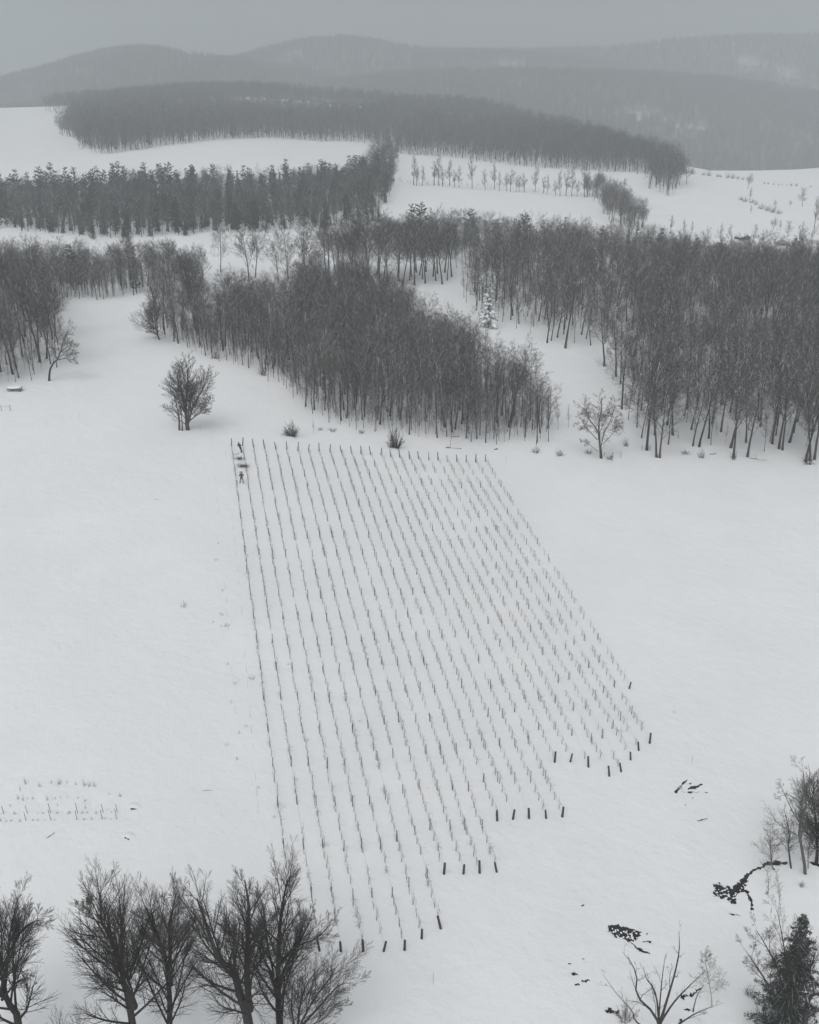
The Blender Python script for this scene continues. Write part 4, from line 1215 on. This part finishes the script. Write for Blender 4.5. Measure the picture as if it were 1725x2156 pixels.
for vx, vy, lab in [(1457, 1606, 'lone thin stake in the snow right of the last row end'), (912, 2070, 'lone thin stake in the snow at the bottom centre'), (1066, 974, 'lone thin stake right of the far posts'), (422, 905, 'thin stake right of the lone tree'), (168, 880, 'thin stake alone on the left field')]:
    tag(obj('thin_stake', STK, None, on_ground(vx, vy)), lab, 'stake')

# fenced garden beds at the left edge
def c7(x, y): return (x * .2, 1587 + y * .2)
GST = post_mesh('garden_stake', .028, .95, M['post_pale'], 6)
for rw, pts in enumerate([[(40, 632), (290, 628), (538, 625), (818, 625), (1088, 618), (1236, 618)], [(12, 712), (275, 703), (538, 698), (812, 697), (1080, 690), (1228, 686)]]):
    for i, q in enumerate(pts):
        o = obj('garden_stake', GST, None, on_ground(*c7(*q))); o.rotation_euler = (rng.normal(0, .03), -.10 + rng.normal(0, .03), 0); o.scale = (1, 1, rng.uniform(.85, 1.15))
        tag(o, f'{ORD[i]} stake from the left in the {"back" if rw == 0 else "front"} line of the garden bed', 'stake', 'garden bed stakes')
GPL = [shrub_mesh(740 + i, .6, .5, 16, M['brush'] if i % 2 else M['weed'], 'plant', 4, .009) for i in range(4)]
for i, (a, bb, w_, h_) in enumerate([(150, 632, 90, 22), (20, 632, 20, 22), (400, 630, 30, 18), (450, 628, 60, 14), (600, 628, 60, 30), (720, 628, 110, 22), (870, 627, 70, 34), (920, 626, 60, 32), (1010, 624, 100, 16), (1175, 622, 30, 26),
                                     (70, 714, 50, 24), (118, 712, 50, 30), (210, 712, 50, 36), (345, 706, 40, 26), (400, 704, 50, 26), (470, 700, 40, 18), (580, 700, 40, 20), (880, 694, 80, 18), (970, 692, 50, 36), (1056, 694, 18, 40), (1110, 690, 30, 36), (1170, 690, 30, 18)]):
    p = on_ground(*c7(a, bb)); k = .2 / FOC * math.dist(p, (0, 0, CAMZ))
    o = obj('garden_plant', GPL[i % 4], None, p); o.scale = (w_ * k, w_ * k * .6, h_ * k / .55); o.rotation_euler = (0, 0, (i % 2) * 3.14)
    tag(o, 'withered plant in the ' + ('back' if i < 10 else 'front') + ' row of the staked garden bed', 'plant', 'withered plants in the ' + ('back' if i < 10 else 'front') + ' garden row')
for i, (a, bb, w_, h_) in enumerate([(275, 320, 60, 110), (218, 392, 30, 80), (415, 345, 90, 50), (545, 310, 50, 40), (625, 325, 100, 80), (710, 310, 40, 50), (803, 325, 40, 50), (885, 340, 70, 80), (940, 345, 80, 80), (995, 345, 60, 60),
                                     (195, 480, 50, 70), (250, 490, 60, 80), (295, 480, 20, 50), (350, 480, 50, 50), (500, 490, 60, 80), (552, 490, 14, 80), (580, 480, 30, 40), (640, 470, 20, 40), (710, 470, 20, 50), (820, 470, 40, 30), (900, 500, 60, 40), (1150, 430, 30, 40), (1265, 455, 60, 60), (905, 575, 40, 60), (110, 555, 50, 30), (610, 550, 30, 40)]):
    p = on_ground(*c7(a, bb)); k = .2 / FOC * math.dist(p, (0, 0, CAMZ))
    o = obj('garden_plant', GPL[(i + 1) % 4], None, p); o.scale = (w_ * k, w_ * k * .6, h_ * k / .55); o.rotation_euler = (0, 0, i)
    tag(o, ('bushy' if i < 10 else 'spindly') + ' withered plant behind the staked garden bed', 'plant', ('bushy' if i < 10 else 'spindly') + ' plants behind the garden bed')

# snow-covered mounds with a dark opening on their near side
def mound(vx, vy, wpx, label, seed, op):
    p = ground(vx, vy); k = np.linalg.norm(p - np.array([0, 0, CAMZ])) / FOC; W = wpx * k / 2
    root = thing('snow_mound', label, 'snow mound', tuple(p))
    r_ = np.random.default_rng(seed)
    n = 40; t = np.linspace(-1.5, 1.5, n); XX, YY = np.meshgrid(t, t)
    rr = np.hypot(XX, YY * 1.05) 
    Z = .20 * W * np.exp(-(rr / .62) ** 2) - .02
    YS = YY * W + W * .55
    Z = Z + height(p[0] + XX * W, p[1] + YS) - p[2] - .06 * sstep(.7, 1.3, rr)
    Vv = np.stack([XX * W, YS, Z], -1).reshape(-1, 3)
    i_ = (np.arange(n - 1)[:, None] * n + np.arange(n - 1)[None]).ravel()
    keep = (rr.ravel()[i_] < 1.4); i_ = i_[keep]
    obj('snow', mesh_np('snow', Vv, [np.stack([i_, i_ + 1, i_ + n + 1, i_ + n], 1)], M['snow']), root)
    T = Tubes()
    for pts, rr_ in op: T.add([(a_ * W, b_ * W, c_ * W) for a_, b_, c_ in pts], [q * W for q in rr_], 8)
    obj('opening', T.mesh('opening', M['dark']), root)
mound(281, 1704, 34, 'snow-covered mound with a dark opening, right of the garden stakes', 1, [([(-.36, .0, .05), (-.2, -.05, .08), (.05, -.04, .07), (.42, .0, .04)], [.03, .12, .09, .015])])
mound(269, 1766, 34, 'snow-covered mound with a split dark opening, below the garden stakes', 2, [([(-.4, .12, .08), (-.25, .04, .09), (-.08, -.06, .07)], [.04, .09, .03]), ([(-.02, -.06, .06), (.12, -.14, .06), (.26, -.22, .03)], [.05, .08, .02])])

# ------------------------------------------------------------------ open water and dark wet ground showing through the snow
def jag(poly, seed, amp=.05, sub=5):
    r_ = np.random.default_rng(seed); out = []
    n = len(poly)
    for i in range(n):
        a, b = np.array(poly[i]), np.array(poly[(i + 1) % n]); L = np.linalg.norm(b - a)
        out.append(a)
        for k in range(1, sub):
            q = a + (b - a) * k / sub + r_.normal(0, min(amp, L * .18), 2); out.append(q)
    return out
def patch(name, polys, material, seed, amp=.10, dz=.03, kind='structure', label=None, cat=None, sub=5):
    import bmesh
    bm = bmesh.new()
    for q, poly in enumerate(polys):
        P = [ground(*p)[:2] for p in poly]
        P = jag(P, seed + q, amp, sub)
        vs = [bm.verts.new((x, y, float(height(x, y)) + dz)) for x, y in P]
        f = bm.faces.new(vs)
        if f.normal.z < 0: f.normal_flip()
    bmesh.ops.triangulate(bm, faces=bm.faces[:])
    bm.normal_update()
    for f in bm.faces:
        if f.normal.z < 0: f.normal_flip()
    me = bpy.data.meshes.new(name); bm.to_mesh(me); bm.free(); me.materials.append(material)
    o = obj(name, me); tag(o, label, cat, None, kind); return o
def P5(L): return [c5(*q) for q in L]
def P4(L): return [(1035 + x * .28, 1380 + y * .28) for x, y in L]
STREAM = [
    P5([(1420, 1018), (1395, 1000), (1365, 1005), (1340, 995), (1285, 1000), (1240, 1010), (1225, 1035), (1165, 1055), (1140, 1075), (1110, 1095), (1075, 1125), (1060, 1150), (1035, 1165), (1010, 1195), (990, 1230), (975, 1270), (1000, 1290), (1045, 1300), (1040, 1265), (1065, 1225), (1095, 1210), (1110, 1180), (1120, 1150), (1115, 1125), (1140, 1095), (1180, 1065), (1235, 1045), (1260, 1025), (1330, 1030), (1360, 1025), (1375, 1015)]),
    P5([(875, 1170), (920, 1145), (930, 1170), (965, 1185), (985, 1170), (1005, 1195), (1000, 1230), (985, 1255), (960, 1255), (935, 1270), (895, 1245), (875, 1225), (895, 1200)]),
    P5([(1100, 1205), (1135, 1210), (1140, 1250), (1160, 1280), (1155, 1320), (1170, 1345), (1145, 1345), (1140, 1315), (1145, 1285), (1125, 1250)]),
    P5([(985, 1365), (1010, 1375), (1070, 1383), (1065, 1390), (1020, 1385)]), P5([(1560, 1000), (1600, 1010), (1650, 1020), (1650, 1040), (1600, 1030), (1565, 1015)])]
patch('water', STREAM, M['water'], 10)
patch('water', [P5([(125, 1475), (145, 1458), (190, 1452), (240, 1462), (275, 1470), (320, 1490), (370, 1503), (350, 1520), (330, 1555), (290, 1565), (270, 1575), (240, 1550), (200, 1545), (165, 1525), (135, 1505)]),
                P5([(275, 1575), (300, 1580), (340, 1612), (365, 1615), (380, 1635), (425, 1650), (425, 1662), (370, 1645), (330, 1620)]), P5([(375, 1575), (400, 1565), (440, 1570), (430, 1582), (395, 1572)]), P5([(400, 1512), (410, 1510), (410, 1525), (402, 1525)])], M['water'], 30)
patch('water', [P5([(100, 2058), (130, 2040), (150, 2040), (170, 2060), (212, 2060), (205, 2082), (160, 2082), (120, 2078)]),
                P5([(655, 1950), (700, 1955), (735, 1935), (780, 1905), (800, 1895), (770, 1940), (730, 1970), (700, 1960), (660, 1985)]), P5([(668, 2055), (690, 2048), (715, 2050), (710, 2062), (680, 2060)]), P5([(630, 2140), (650, 2120), (660, 2130), (645, 2155)])], M['water'], 50)
patch('water', [P5([(-55, 1690), (-40, 1688), (-38, 1696), (-52, 1698)]), P5([(-155, 1727), (-135, 1722), (-130, 1732), (-150, 1736)]), P5([(-150, 1800), (-110, 1790), (-80, 1805), (-120, 1812)]), P5([(-60, 1850), (-30, 1840), (0, 1845), (-20, 1858), (-50, 1860)]), P5([(-110, 1800 + 75), (-80, 1868), (-70, 1880), (-100, 1885)])], M['water'], 70, .06)
patch('water', [P4([(1370, 1030), (1395, 1005), (1415, 990), (1435, 955), (1480, 930), (1470, 945), (1445, 970), (1420, 1000), (1400, 1030), (1385, 1040)]),
                P4([(1475, 1005), (1500, 985), (1545, 985), (1570, 965), (1590, 970), (1560, 990), (1510, 1005), (1485, 1012)]), P4([(1485, 965), (1505, 960), (1500, 972)]), P4([(1460, 1030), (1490, 1025), (1520, 1028), (1490, 1038)]),
                P4([(1455, 1125), (1463, 1120), (1462, 1132)]), P4([(1510, 1072), (1518, 1070), (1516, 1080)]), P4([(1600, 1030), (1630, 1034), (1615, 1038)])], M['water'], 90, .06)
patch('water', [[(1222, 1907), (1230, 1905), (1228, 1909)]], M['water'], 110, .03)
def stone_mesh(seed):
    import bmesh
    bm = bmesh.new(); bmesh.ops.create_icosphere(bm, subdivisions=2, radius=1)
    r_ = np.random.default_rng(seed); ph = r_.uniform(0, 6, 6)
    for v in bm.verts:
        c = v.co
        s = 1 + .18 * math.sin(3 * c.x + ph[0]) + .15 * math.sin(4 * c.y + ph[1]) + .1 * math.sin(5 * c.z + ph[2])
        v.co = Vector((c.x * s, c.y * s, c.z * s * .6))
    me = bpy.data.meshes.new('stone'); bm.to_mesh(me); bm.free(); me.materials.append(M['stone'])
    for p in me.polygons: p.use_smooth = True
    return me
STN = [stone_mesh(i) for i in range(4)]
stones = [(c5(150 + 190 * rng.random() + 0, 0)[0], 0)] and []
for i in range(34):
    u = rng.random(); stones.append(c5(150 + 190 * u, 1478 + 65 * rng.random() + 20 * u) + ('snowy stone in the dark pool at the bottom right', 'stones in the dark pool'))
for i in range(30): stones.append(c5(885 + 110 * rng.random(), 1160 + 95 * rng.random()) + ('snowy stone in the open stream mouth', 'stones in the stream'))
for i in range(14):
    u = rng.random(); stones.append(c5(1000 + 100 * u, 1270 - 110 * u + 25 * rng.random()) + ('snowy stone in the open stream mouth', 'stones in the stream'))
for i in range(16): stones.append((1035 + .28 * (1390 + 200 * rng.random()), 1380 + .28 * (960 + 75 * rng.random())) + ('snow-capped stone in the wet rocky patch right of the vineyard', 'stones in the rocky patch'))
for i, (vx, vy, lab, gr) in enumerate(stones):
    p = ground(vx, vy); s = rng.uniform(.04, .11)
    o = obj('stone', STN[i % 4], None, (p[0], p[1], p[2] + .03)); o.scale = (s * rng.uniform(1, 1.6), s, s); o.rotation_euler = (0, 0, rng.uniform(0, 6))
    tag(o, lab, 'stone', gr)

# ------------------------------------------------------------------ trees at the lower right
BIR = spec(kids=[24, 6, 5, 3], t0=[.22, .15, .1, .1], ang=[(35, 60), (28, 50), (25, 50), (25, 55)], len=[.24, .45, .45, .5], taper=[.6, .5, .4, .4], up=[.08, .05, .03, .01], tip=.006, rmax=[.03, .016, .012, .009])
Yr = ground(*c5(1530, 1082))[1]
def gd(x, y): return ground(*c5(x, y))[1]
unique_tree('tall pale birch above the stream with long crooked limbs, tallest in its clump', [
    (px5([(1532, 1085), (1510, 950), (1490, 780), (1492, 620), (1500, 480), (1495, 330), (1500, 250)]), .19),
    (px5([(1490, 680), (1440, 600), (1400, 500), (1360, 420)]), .07), (px5([(1495, 560), (1550, 470), (1590, 380), (1600, 320)]), .08), (px5([(1500, 540), (1420, 470), (1340, 480), (1300, 470)]), .05)],
    gd(1532, 1085), spec(kids=[12, 7, 6, 4], t0=[.30, .2, .15, .1], ang=[(30, 60), (30, 60), (30, 55), (25, 60)], len=[.26, .45, .45, .5], tip=.0065, wob=.18, rmax=[.06, .03, .018, .011]), 61, M['birch'], M['twig_pale'], group='trees above the stream', squash=.92)
unique_tree('fan shaped young birch left of the tall pale birch, above the stream bend', [
    (px5([(1312, 1055), (1280, 990), (1265, 880), (1255, 760), (1245, 610)]), .10)], gd(1312, 1055), BIR, 62, M['birch'], M['twig_pale'], group='trees above the stream', squash=.92)
unique_tree('thin birch between the fan shaped birch and the tall pale birch', [
    (px5([(1432, 1048), (1440, 930), (1432, 820), (1410, 700), (1405, 640)]), .10)], gd(1432, 1048), BIR, 63, M['bark'], M['twig'], group='trees above the stream', squash=.92)
unique_tree('slim sapling trunk just right of the tall pale birch', [
    (px5([(1553, 1050), (1552, 930), (1545, 800), (1548, 700)]), .05)], gd(1553, 1050), BIR, 64, M['bark'], M['twig'], group='trees above the stream', squash=.92)
unique_tree('dark bare tree cut by the right edge above the stream', [
    (px5([(1612, 1015), (1622, 900), (1630, 780), (1600, 600), (1570, 480), (1610, 330)]), .20), (px5([(1625, 760), (1660, 600), (1650, 420)]), .12), (px5([(1630, 800), (1590, 790), (1530, 700)]), .07)], gd(1612, 1015), BIG, 65, M['near_bark'], M['near_twig'], group='trees above the stream', squash=.92)
unique_tree('leaning dark tree at the right edge beside the stream head', [
    (px5([(1660, 1010), (1650, 850), (1640, 700), (1660, 560)]), .18)], gd(1660, 1010), BIG, 66, M['near_bark'], M['near_twig'], group='trees above the stream', squash=.92)
SAP = spec(kids=[14, 4, 3, 0], levels=3, t0=[.2, .2, .1, .1], ang=[(25, 45), (25, 50), (25, 50), (25, 50)], len=[.3, .4, .4, .4], tip=.006, rmax=[.014, .009, .008, .006])
unique_tree('little sapling on the snowy bank below the stream bend, left of two', [(px5([(1268, 1228), (1272, 1160), (1262, 1090), (1258, 1045)]), .03)], gd(1268, 1228), SAP, 67, M['bark'], M['twig'], 'slender_tree')
unique_tree('little sapling on the snowy bank below the stream bend, right of two', [(px5([(1350, 1250), (1352, 1190), (1345, 1110)]), .03)], gd(1350, 1250), SAP, 68, M['bark'], M['twig'], 'slender_tree')
Yb = gd(868, 2035)
unique_tree('small slender birch right of the dead branching tree', [(px5([(868, 2035), (868, 1960), (862, 1850), (852, 1760), (848, 1690)]), .06)], Yb, BIR, 69, M['birch'], M['twig_pale'], 'slender_tree')
DEAD = spec(kids=[7, 4, 4, 0], levels=3, t0=[.35, .2, .15, .1], ang=[(20, 45), (25, 50), (25, 55), (25, 60)], len=[.22, .4, .45, .5], tip=.007, wob=.16, rmax=[.03, .018, .012, .01], up=[.10, .04, .02, .02])
unique_tree('dead tree with long smooth grey limbs spreading at the bottom right', [
    (px5([(490, 2230), (490, 2140), (430, 2050), (330, 1940), (340, 1850), (300, 1720), (245, 1655)]), .14),
    (px5([(495, 2180), (480, 1990), (440, 1880), (400, 1830), (390, 1770)]), .09), (px5([(500, 2150), (555, 1950), (610, 1800), (638, 1620), (642, 1520)]), .11),
    (px5([(505, 2140), (600, 1990), (720, 1890), (830, 1790)]), .09), (px5([(470, 2230), (330, 2150), (300, 2060), (200, 1970), (100, 1840)]), .07),
    (px5([(520, 2230), (660, 2150), (740, 2060), (860, 1995), (950, 1985)]), .08), (px5([(735, 2065), (750, 1930), (800, 1840)]), .05), (px5([(490, 2110), (520, 1870), (550, 1690)]), .07)],
    None, DEAD, 70, M['birch'] if False else M['bark'], M['twig'], 'dead_tree', .25)
THIN = spec(kids=[13, 8, 7, 2], t0=[.3, .25, .2, .2], ang=[(22, 42), (22, 42), (20, 42), (20, 45)], len=[.32, .42, .48, .6], wob=.06, tip=.0075, rmax=[.035, .022, .014, .010])
# the dark spruce and the trees round it
Ys = ground(1690, 2200)[1]
apex = at_depth(*c5(1530, 1355), Ys); gz = float(height(apex[0], Ys)); Hs = apex[2] - gz
a_, f_, s_ = conifer_meshes('near_spruce', 441, Hs, 3.3, 'spruce', 3.0, False, .06)
t = thing('spruce_tree', 'dark ragged spruce among bare trees in the bottom right corner', 'spruce tree', (apex[0], Ys, gz), .6)
obj('trunk', a_, t); obj('foliage', f_, t)
unique_tree('multi stemmed bare tree fanning out behind the dark spruce', [
    (px5([(1430, 2150), (1420, 1950), (1400, 1720), (1370, 1520), (1345, 1380)]), .12), (px5([(1425, 2100), (1440, 1850), (1465, 1620), (1478, 1430)]), .10),
    (px5([(1415, 2050), (1350, 1800), (1260, 1620), (1190, 1500)]), .10), (px5([(1400, 2080), (1250, 1850), (1150, 1680), (1090, 1600)]), .09), (px5([(1440, 2050), (1560, 1800), (1640, 1600)]), .10)],
    None, THIN, 71, M['near_bark'], M['near_twig'])
unique_tree('thick bare tree with snow along its limbs in front of the dark spruce', [
    (px5([(1500, 2330), (1530, 2150), (1570, 1990), (1640, 1880), (1690, 1760)]), .30), (px5([(1555, 2030), (1530, 1900), (1440, 1765), (1335, 1810)]), .10), (px5([(1540, 1930), (1490, 1900), (1460, 1820)]), .07), (px5([(1600, 1940), (1580, 1800), (1600, 1650)]), .10)],
    None, THIN, 72, M['very_snowy'], M['near_twig'])
for i, (a, bb, tt_, w_, lab) in enumerate([(1250, 2130, 1980, 200, 'grey tangle of brush at the foot of the bottom right spruce, left side'), (1400, 2170, 2020, 200, 'grey tangle of brush at the foot of the bottom right spruce, right side'), (1140, 1960, 1880, 120, 'low twiggy brush left of the bottom right spruce'), (1510, 1180, 1140, 60, 'small twiggy bush on the bank below the tall pale birch')]):
    (x0_, y0_), (x1_, y1_) = c5(a, bb), c5(a, tt_)
    bush(x0_, y0_, y1_, w_ * .296, lab, shrub_mesh(727 + i, 1.0, .6, 30, M['twig'], kids=8, r=.009))
bush(1318, 2150, 2110, 50, 'small bush under the dead tree at the bottom right', SHRP[1])
for vx, w_, lab in [(125, 60, 'bare bush at the bottom edge between the left tree and the forked tree'), (165, 50, 'smaller bare bush at the bottom edge left of the forked tree')]:
    bush(vx, 2165, 2120, w_, lab, shrub_mesh(725, 1.0, .6, 14, M['twig'], kids=6, r=.009))
# nest box hanging in the forked tree
import bmesh
def box_mesh(nm, w, d, h, material, bev=.01):
    bm = bmesh.new(); bmesh.ops.create_cube(bm, size=1)
    for v in bm.verts: v.co = Vector((v.co.x * w, v.co.y * d, v.co.z * h))
    bmesh.ops.bevel(bm, geom=bm.edges[:], offset=bev, segments=2, affect='EDGES')
    me = bpy.data.meshes.new(nm); bm.to_mesh(me); bm.free(); me.materials.append(material); return me
q = at_depth(189, 1897, 33.3)
t = thing('nest_box', 'small square wooden nest box hung among the twigs of the forked tree', 'nest box', tuple(q), .5)
obj('box', box_mesh('box', .19, .18, .21, M['box']), t)
rf = obj('roof', box_mesh('roof', .25, .25, .025, M['post']), t, (0, -.02, .125)); rf.rotation_euler = (.2, 0, 0)
T_ = Tubes(); T_.add([(0, -.091, .03), (0, -.096, .03)], [.03, .03], 14); obj('entrance', T_.mesh('entrance', M['dark']), t)
T_ = Tubes(); T_.add([(0, 0, .10), (.05, .02, .4), (.12, .05, .75)], [.008, .008, .008], 5); obj('hanger', T_.mesh('hanger', M['wire']), t)

# ------------------------------------------------------------------ buildings far off and the shelter at the left wood
def gable(label, vx, vb, wpx, dpt, hpx_wall, hpx_roof, rz, mw, mr, name='shed', win=True, zoff=0):
    p = ground(vx, vb); k = np.linalg.norm(p - np.array([0, 0, CAMZ])) / FOC
    w, hw, hr = wpx * k, hpx_wall * k, hpx_roof * k; d = w * dpt
    root = thing(name, label, name.replace('_', ' '), (p[0], p[1], p[2] - .1), rz)
    V = [(-w/2,-d/2,0),(w/2,-d/2,0),(w/2,d/2,0),(-w/2,d/2,0),(-w/2,-d/2,hw),(w/2,-d/2,hw),(w/2,d/2,hw),(-w/2,d/2,hw),(0,-d/2,hw+hr),(0,d/2,hw+hr)]
    F = [(0,1,5,8,4),(2,3,7,9,6),(1,2,6,5),(3,0,4,7)]
    me = bpy.data.meshes.new('wall'); me.from_pydata(V, [], F); me.materials.append(mw); obj('wall', me, root)
    o_, th = .35 * w / 5, .16
    V, F = [], []
    for s in (-1, 1):
        n = len(V); sl = hr / (w / 2)
        x1_ = s * (w / 2 + o_); z1_ = hw - o_ * sl
        for y_ in (-d / 2 - o_, d / 2 + o_):
            V += [(0, y_, hw + hr + .03), (x1_, y_, z1_ + .03), (x1_, y_, z1_ + th), (0, y_, hw + hr + th + .03)]
        F += [(n, n+1, n+2, n+3), (n+7, n+6, n+5, n+4), (n+3, n+2, n+6, n+7), (n+1, n, n+4, n+5), (n+2, n+1, n+5, n+6)]
    me = bpy.data.meshes.new('roof'); me.from_pydata(V, [], F); me.materials.append(mr); obj('roof', me, root)
    for s in (-.25, .25):
        b_ = obj('window', box_mesh('window', w * .14, .06, hw * .35, M['glass'], .004), root, (s * w, -d / 2 - .02, hw * .55))
    obj('door', box_mesh('door', w * .16, .06, hw * .7, M['roof_dark'], .004), root, (0, -d / 2 - .02, hw * .36))
    return root
gable('dark gabled barn roof showing above the thicket at the left', 384, 572, 36, 1.3, 20, 9, .1, M['wall_wood'], M['roof_dark'], 'barn')
gable('small snowy roofed shed in the far trees at the right, left of two', 1563, 504, 20, 1.2, 6, 5, .4, M['wall_wood'], M['snow'])
gable('larger snowy roofed shed in the far trees at the right, right of two', 1648, 514, 28, 1.2, 6, 6, -.3, M['wall_pale'], M['snow'], 'farm_shed')
# table-like shelter under thick snow
p = ground(32, 823)
t = thing('shelter', 'low wooden shelter carrying a thick pad of snow beside the left wood', 'shelter', tuple(p), .1)
obj('table_top', box_mesh('table_top', 2.5, 1.5, .10, M['post'], .02), t, (0, 0, .55))
for sx_ in (-1, 1):
    for sy_ in (-1, 1): obj('leg', box_mesh('leg', .12, .12, .5, M['post'], .01), t, (sx_ * 1.1, sy_ * .6, .25))
sm = bmesh.new(); bmesh.ops.create_uvsphere(sm, u_segments=24, v_segments=12, radius=1)
for v in sm.verts: v.co = Vector((math.copysign(abs(v.co.x) ** .6, v.co.x) * 1.25, math.copysign(abs(v.co.y) ** .6, v.co.y) * .75, max(v.co.z, 0) ** .6 * .38))
me = bpy.data.meshes.new('snow_pad'); sm.to_mesh(me); sm.free(); me.materials.append(M['snow'])
for q_ in me.polygons: q_.use_smooth = True
obj('snow_pad', me, t, (0, 0, .602))
# broken rail fences by the right wood
def rail(vx, vb, L, rz, label, nm='rail_fence', n=3):
    p = ground(vx, vb); root = thing(nm, label, 'fence', tuple(p), rz)
    pm = post_mesh('post', .05, 1.0, M['post_pale'], 6)
    for k in range(n): obj('post', pm, root, (k * L / (n - 1) - L / 2, 0, 0))
    T = Tubes(); T.add([(-L / 2, -.06, .8), (0, -.06, .82), (L / 2, -.06, .72)], [.035] * 3, 5); obj('rail', T.mesh('rail', M['limb_snowy']), root)
rail(1290, 962, 3.2, .05, 'broken low rail fence right of the gnarled tree')
rail(1360, 948, 1.6, .1, 'tiny rail fence left of the twin dark trunks', n=2)
rail(13, 865, 1.5, .1, 'small leaning rail in the snow at the left edge', n=2)

# ------------------------------------------------------------------ haze
hz = bpy.data.meshes.new('haze')
x0, x1, y0, y1, z0, z1 = -6300, 6300, -300, 7000, -135, 230
vv = [(x0, y0, z0), (x1, y0, z0), (x1, y1, z0), (x0, y1, z0), (x0, y0, z1), (x1, y0, z1), (x1, y1, z1), (x0, y1, z1)]
hz.from_pydata(vv, [], [(3, 2, 1, 0), (4, 5, 6, 7), (0, 1, 5, 4), (1, 2, 6, 5), (2, 3, 7, 6), (3, 0, 4, 7)])
mh = bpy.data.materials.new('haze_air'); mh.use_nodes = True
mh.node_tree.nodes.clear()
mo = mh.node_tree.nodes.new('ShaderNodeOutputMaterial'); pv = mh.node_tree.nodes.new('ShaderNodeVolumePrincipled')
pv.inputs['Color'].default_value = (.64, .685, .705, 1)
pv.inputs['Density'].default_value = .00064
pv.inputs['Anisotropy'].default_value = 0
mh.node_tree.links.new(pv.outputs[0], mo.inputs['Volume'])
hz.materials.append(mh)
ho = obj('haze', hz); tag(ho, kind='stuff')
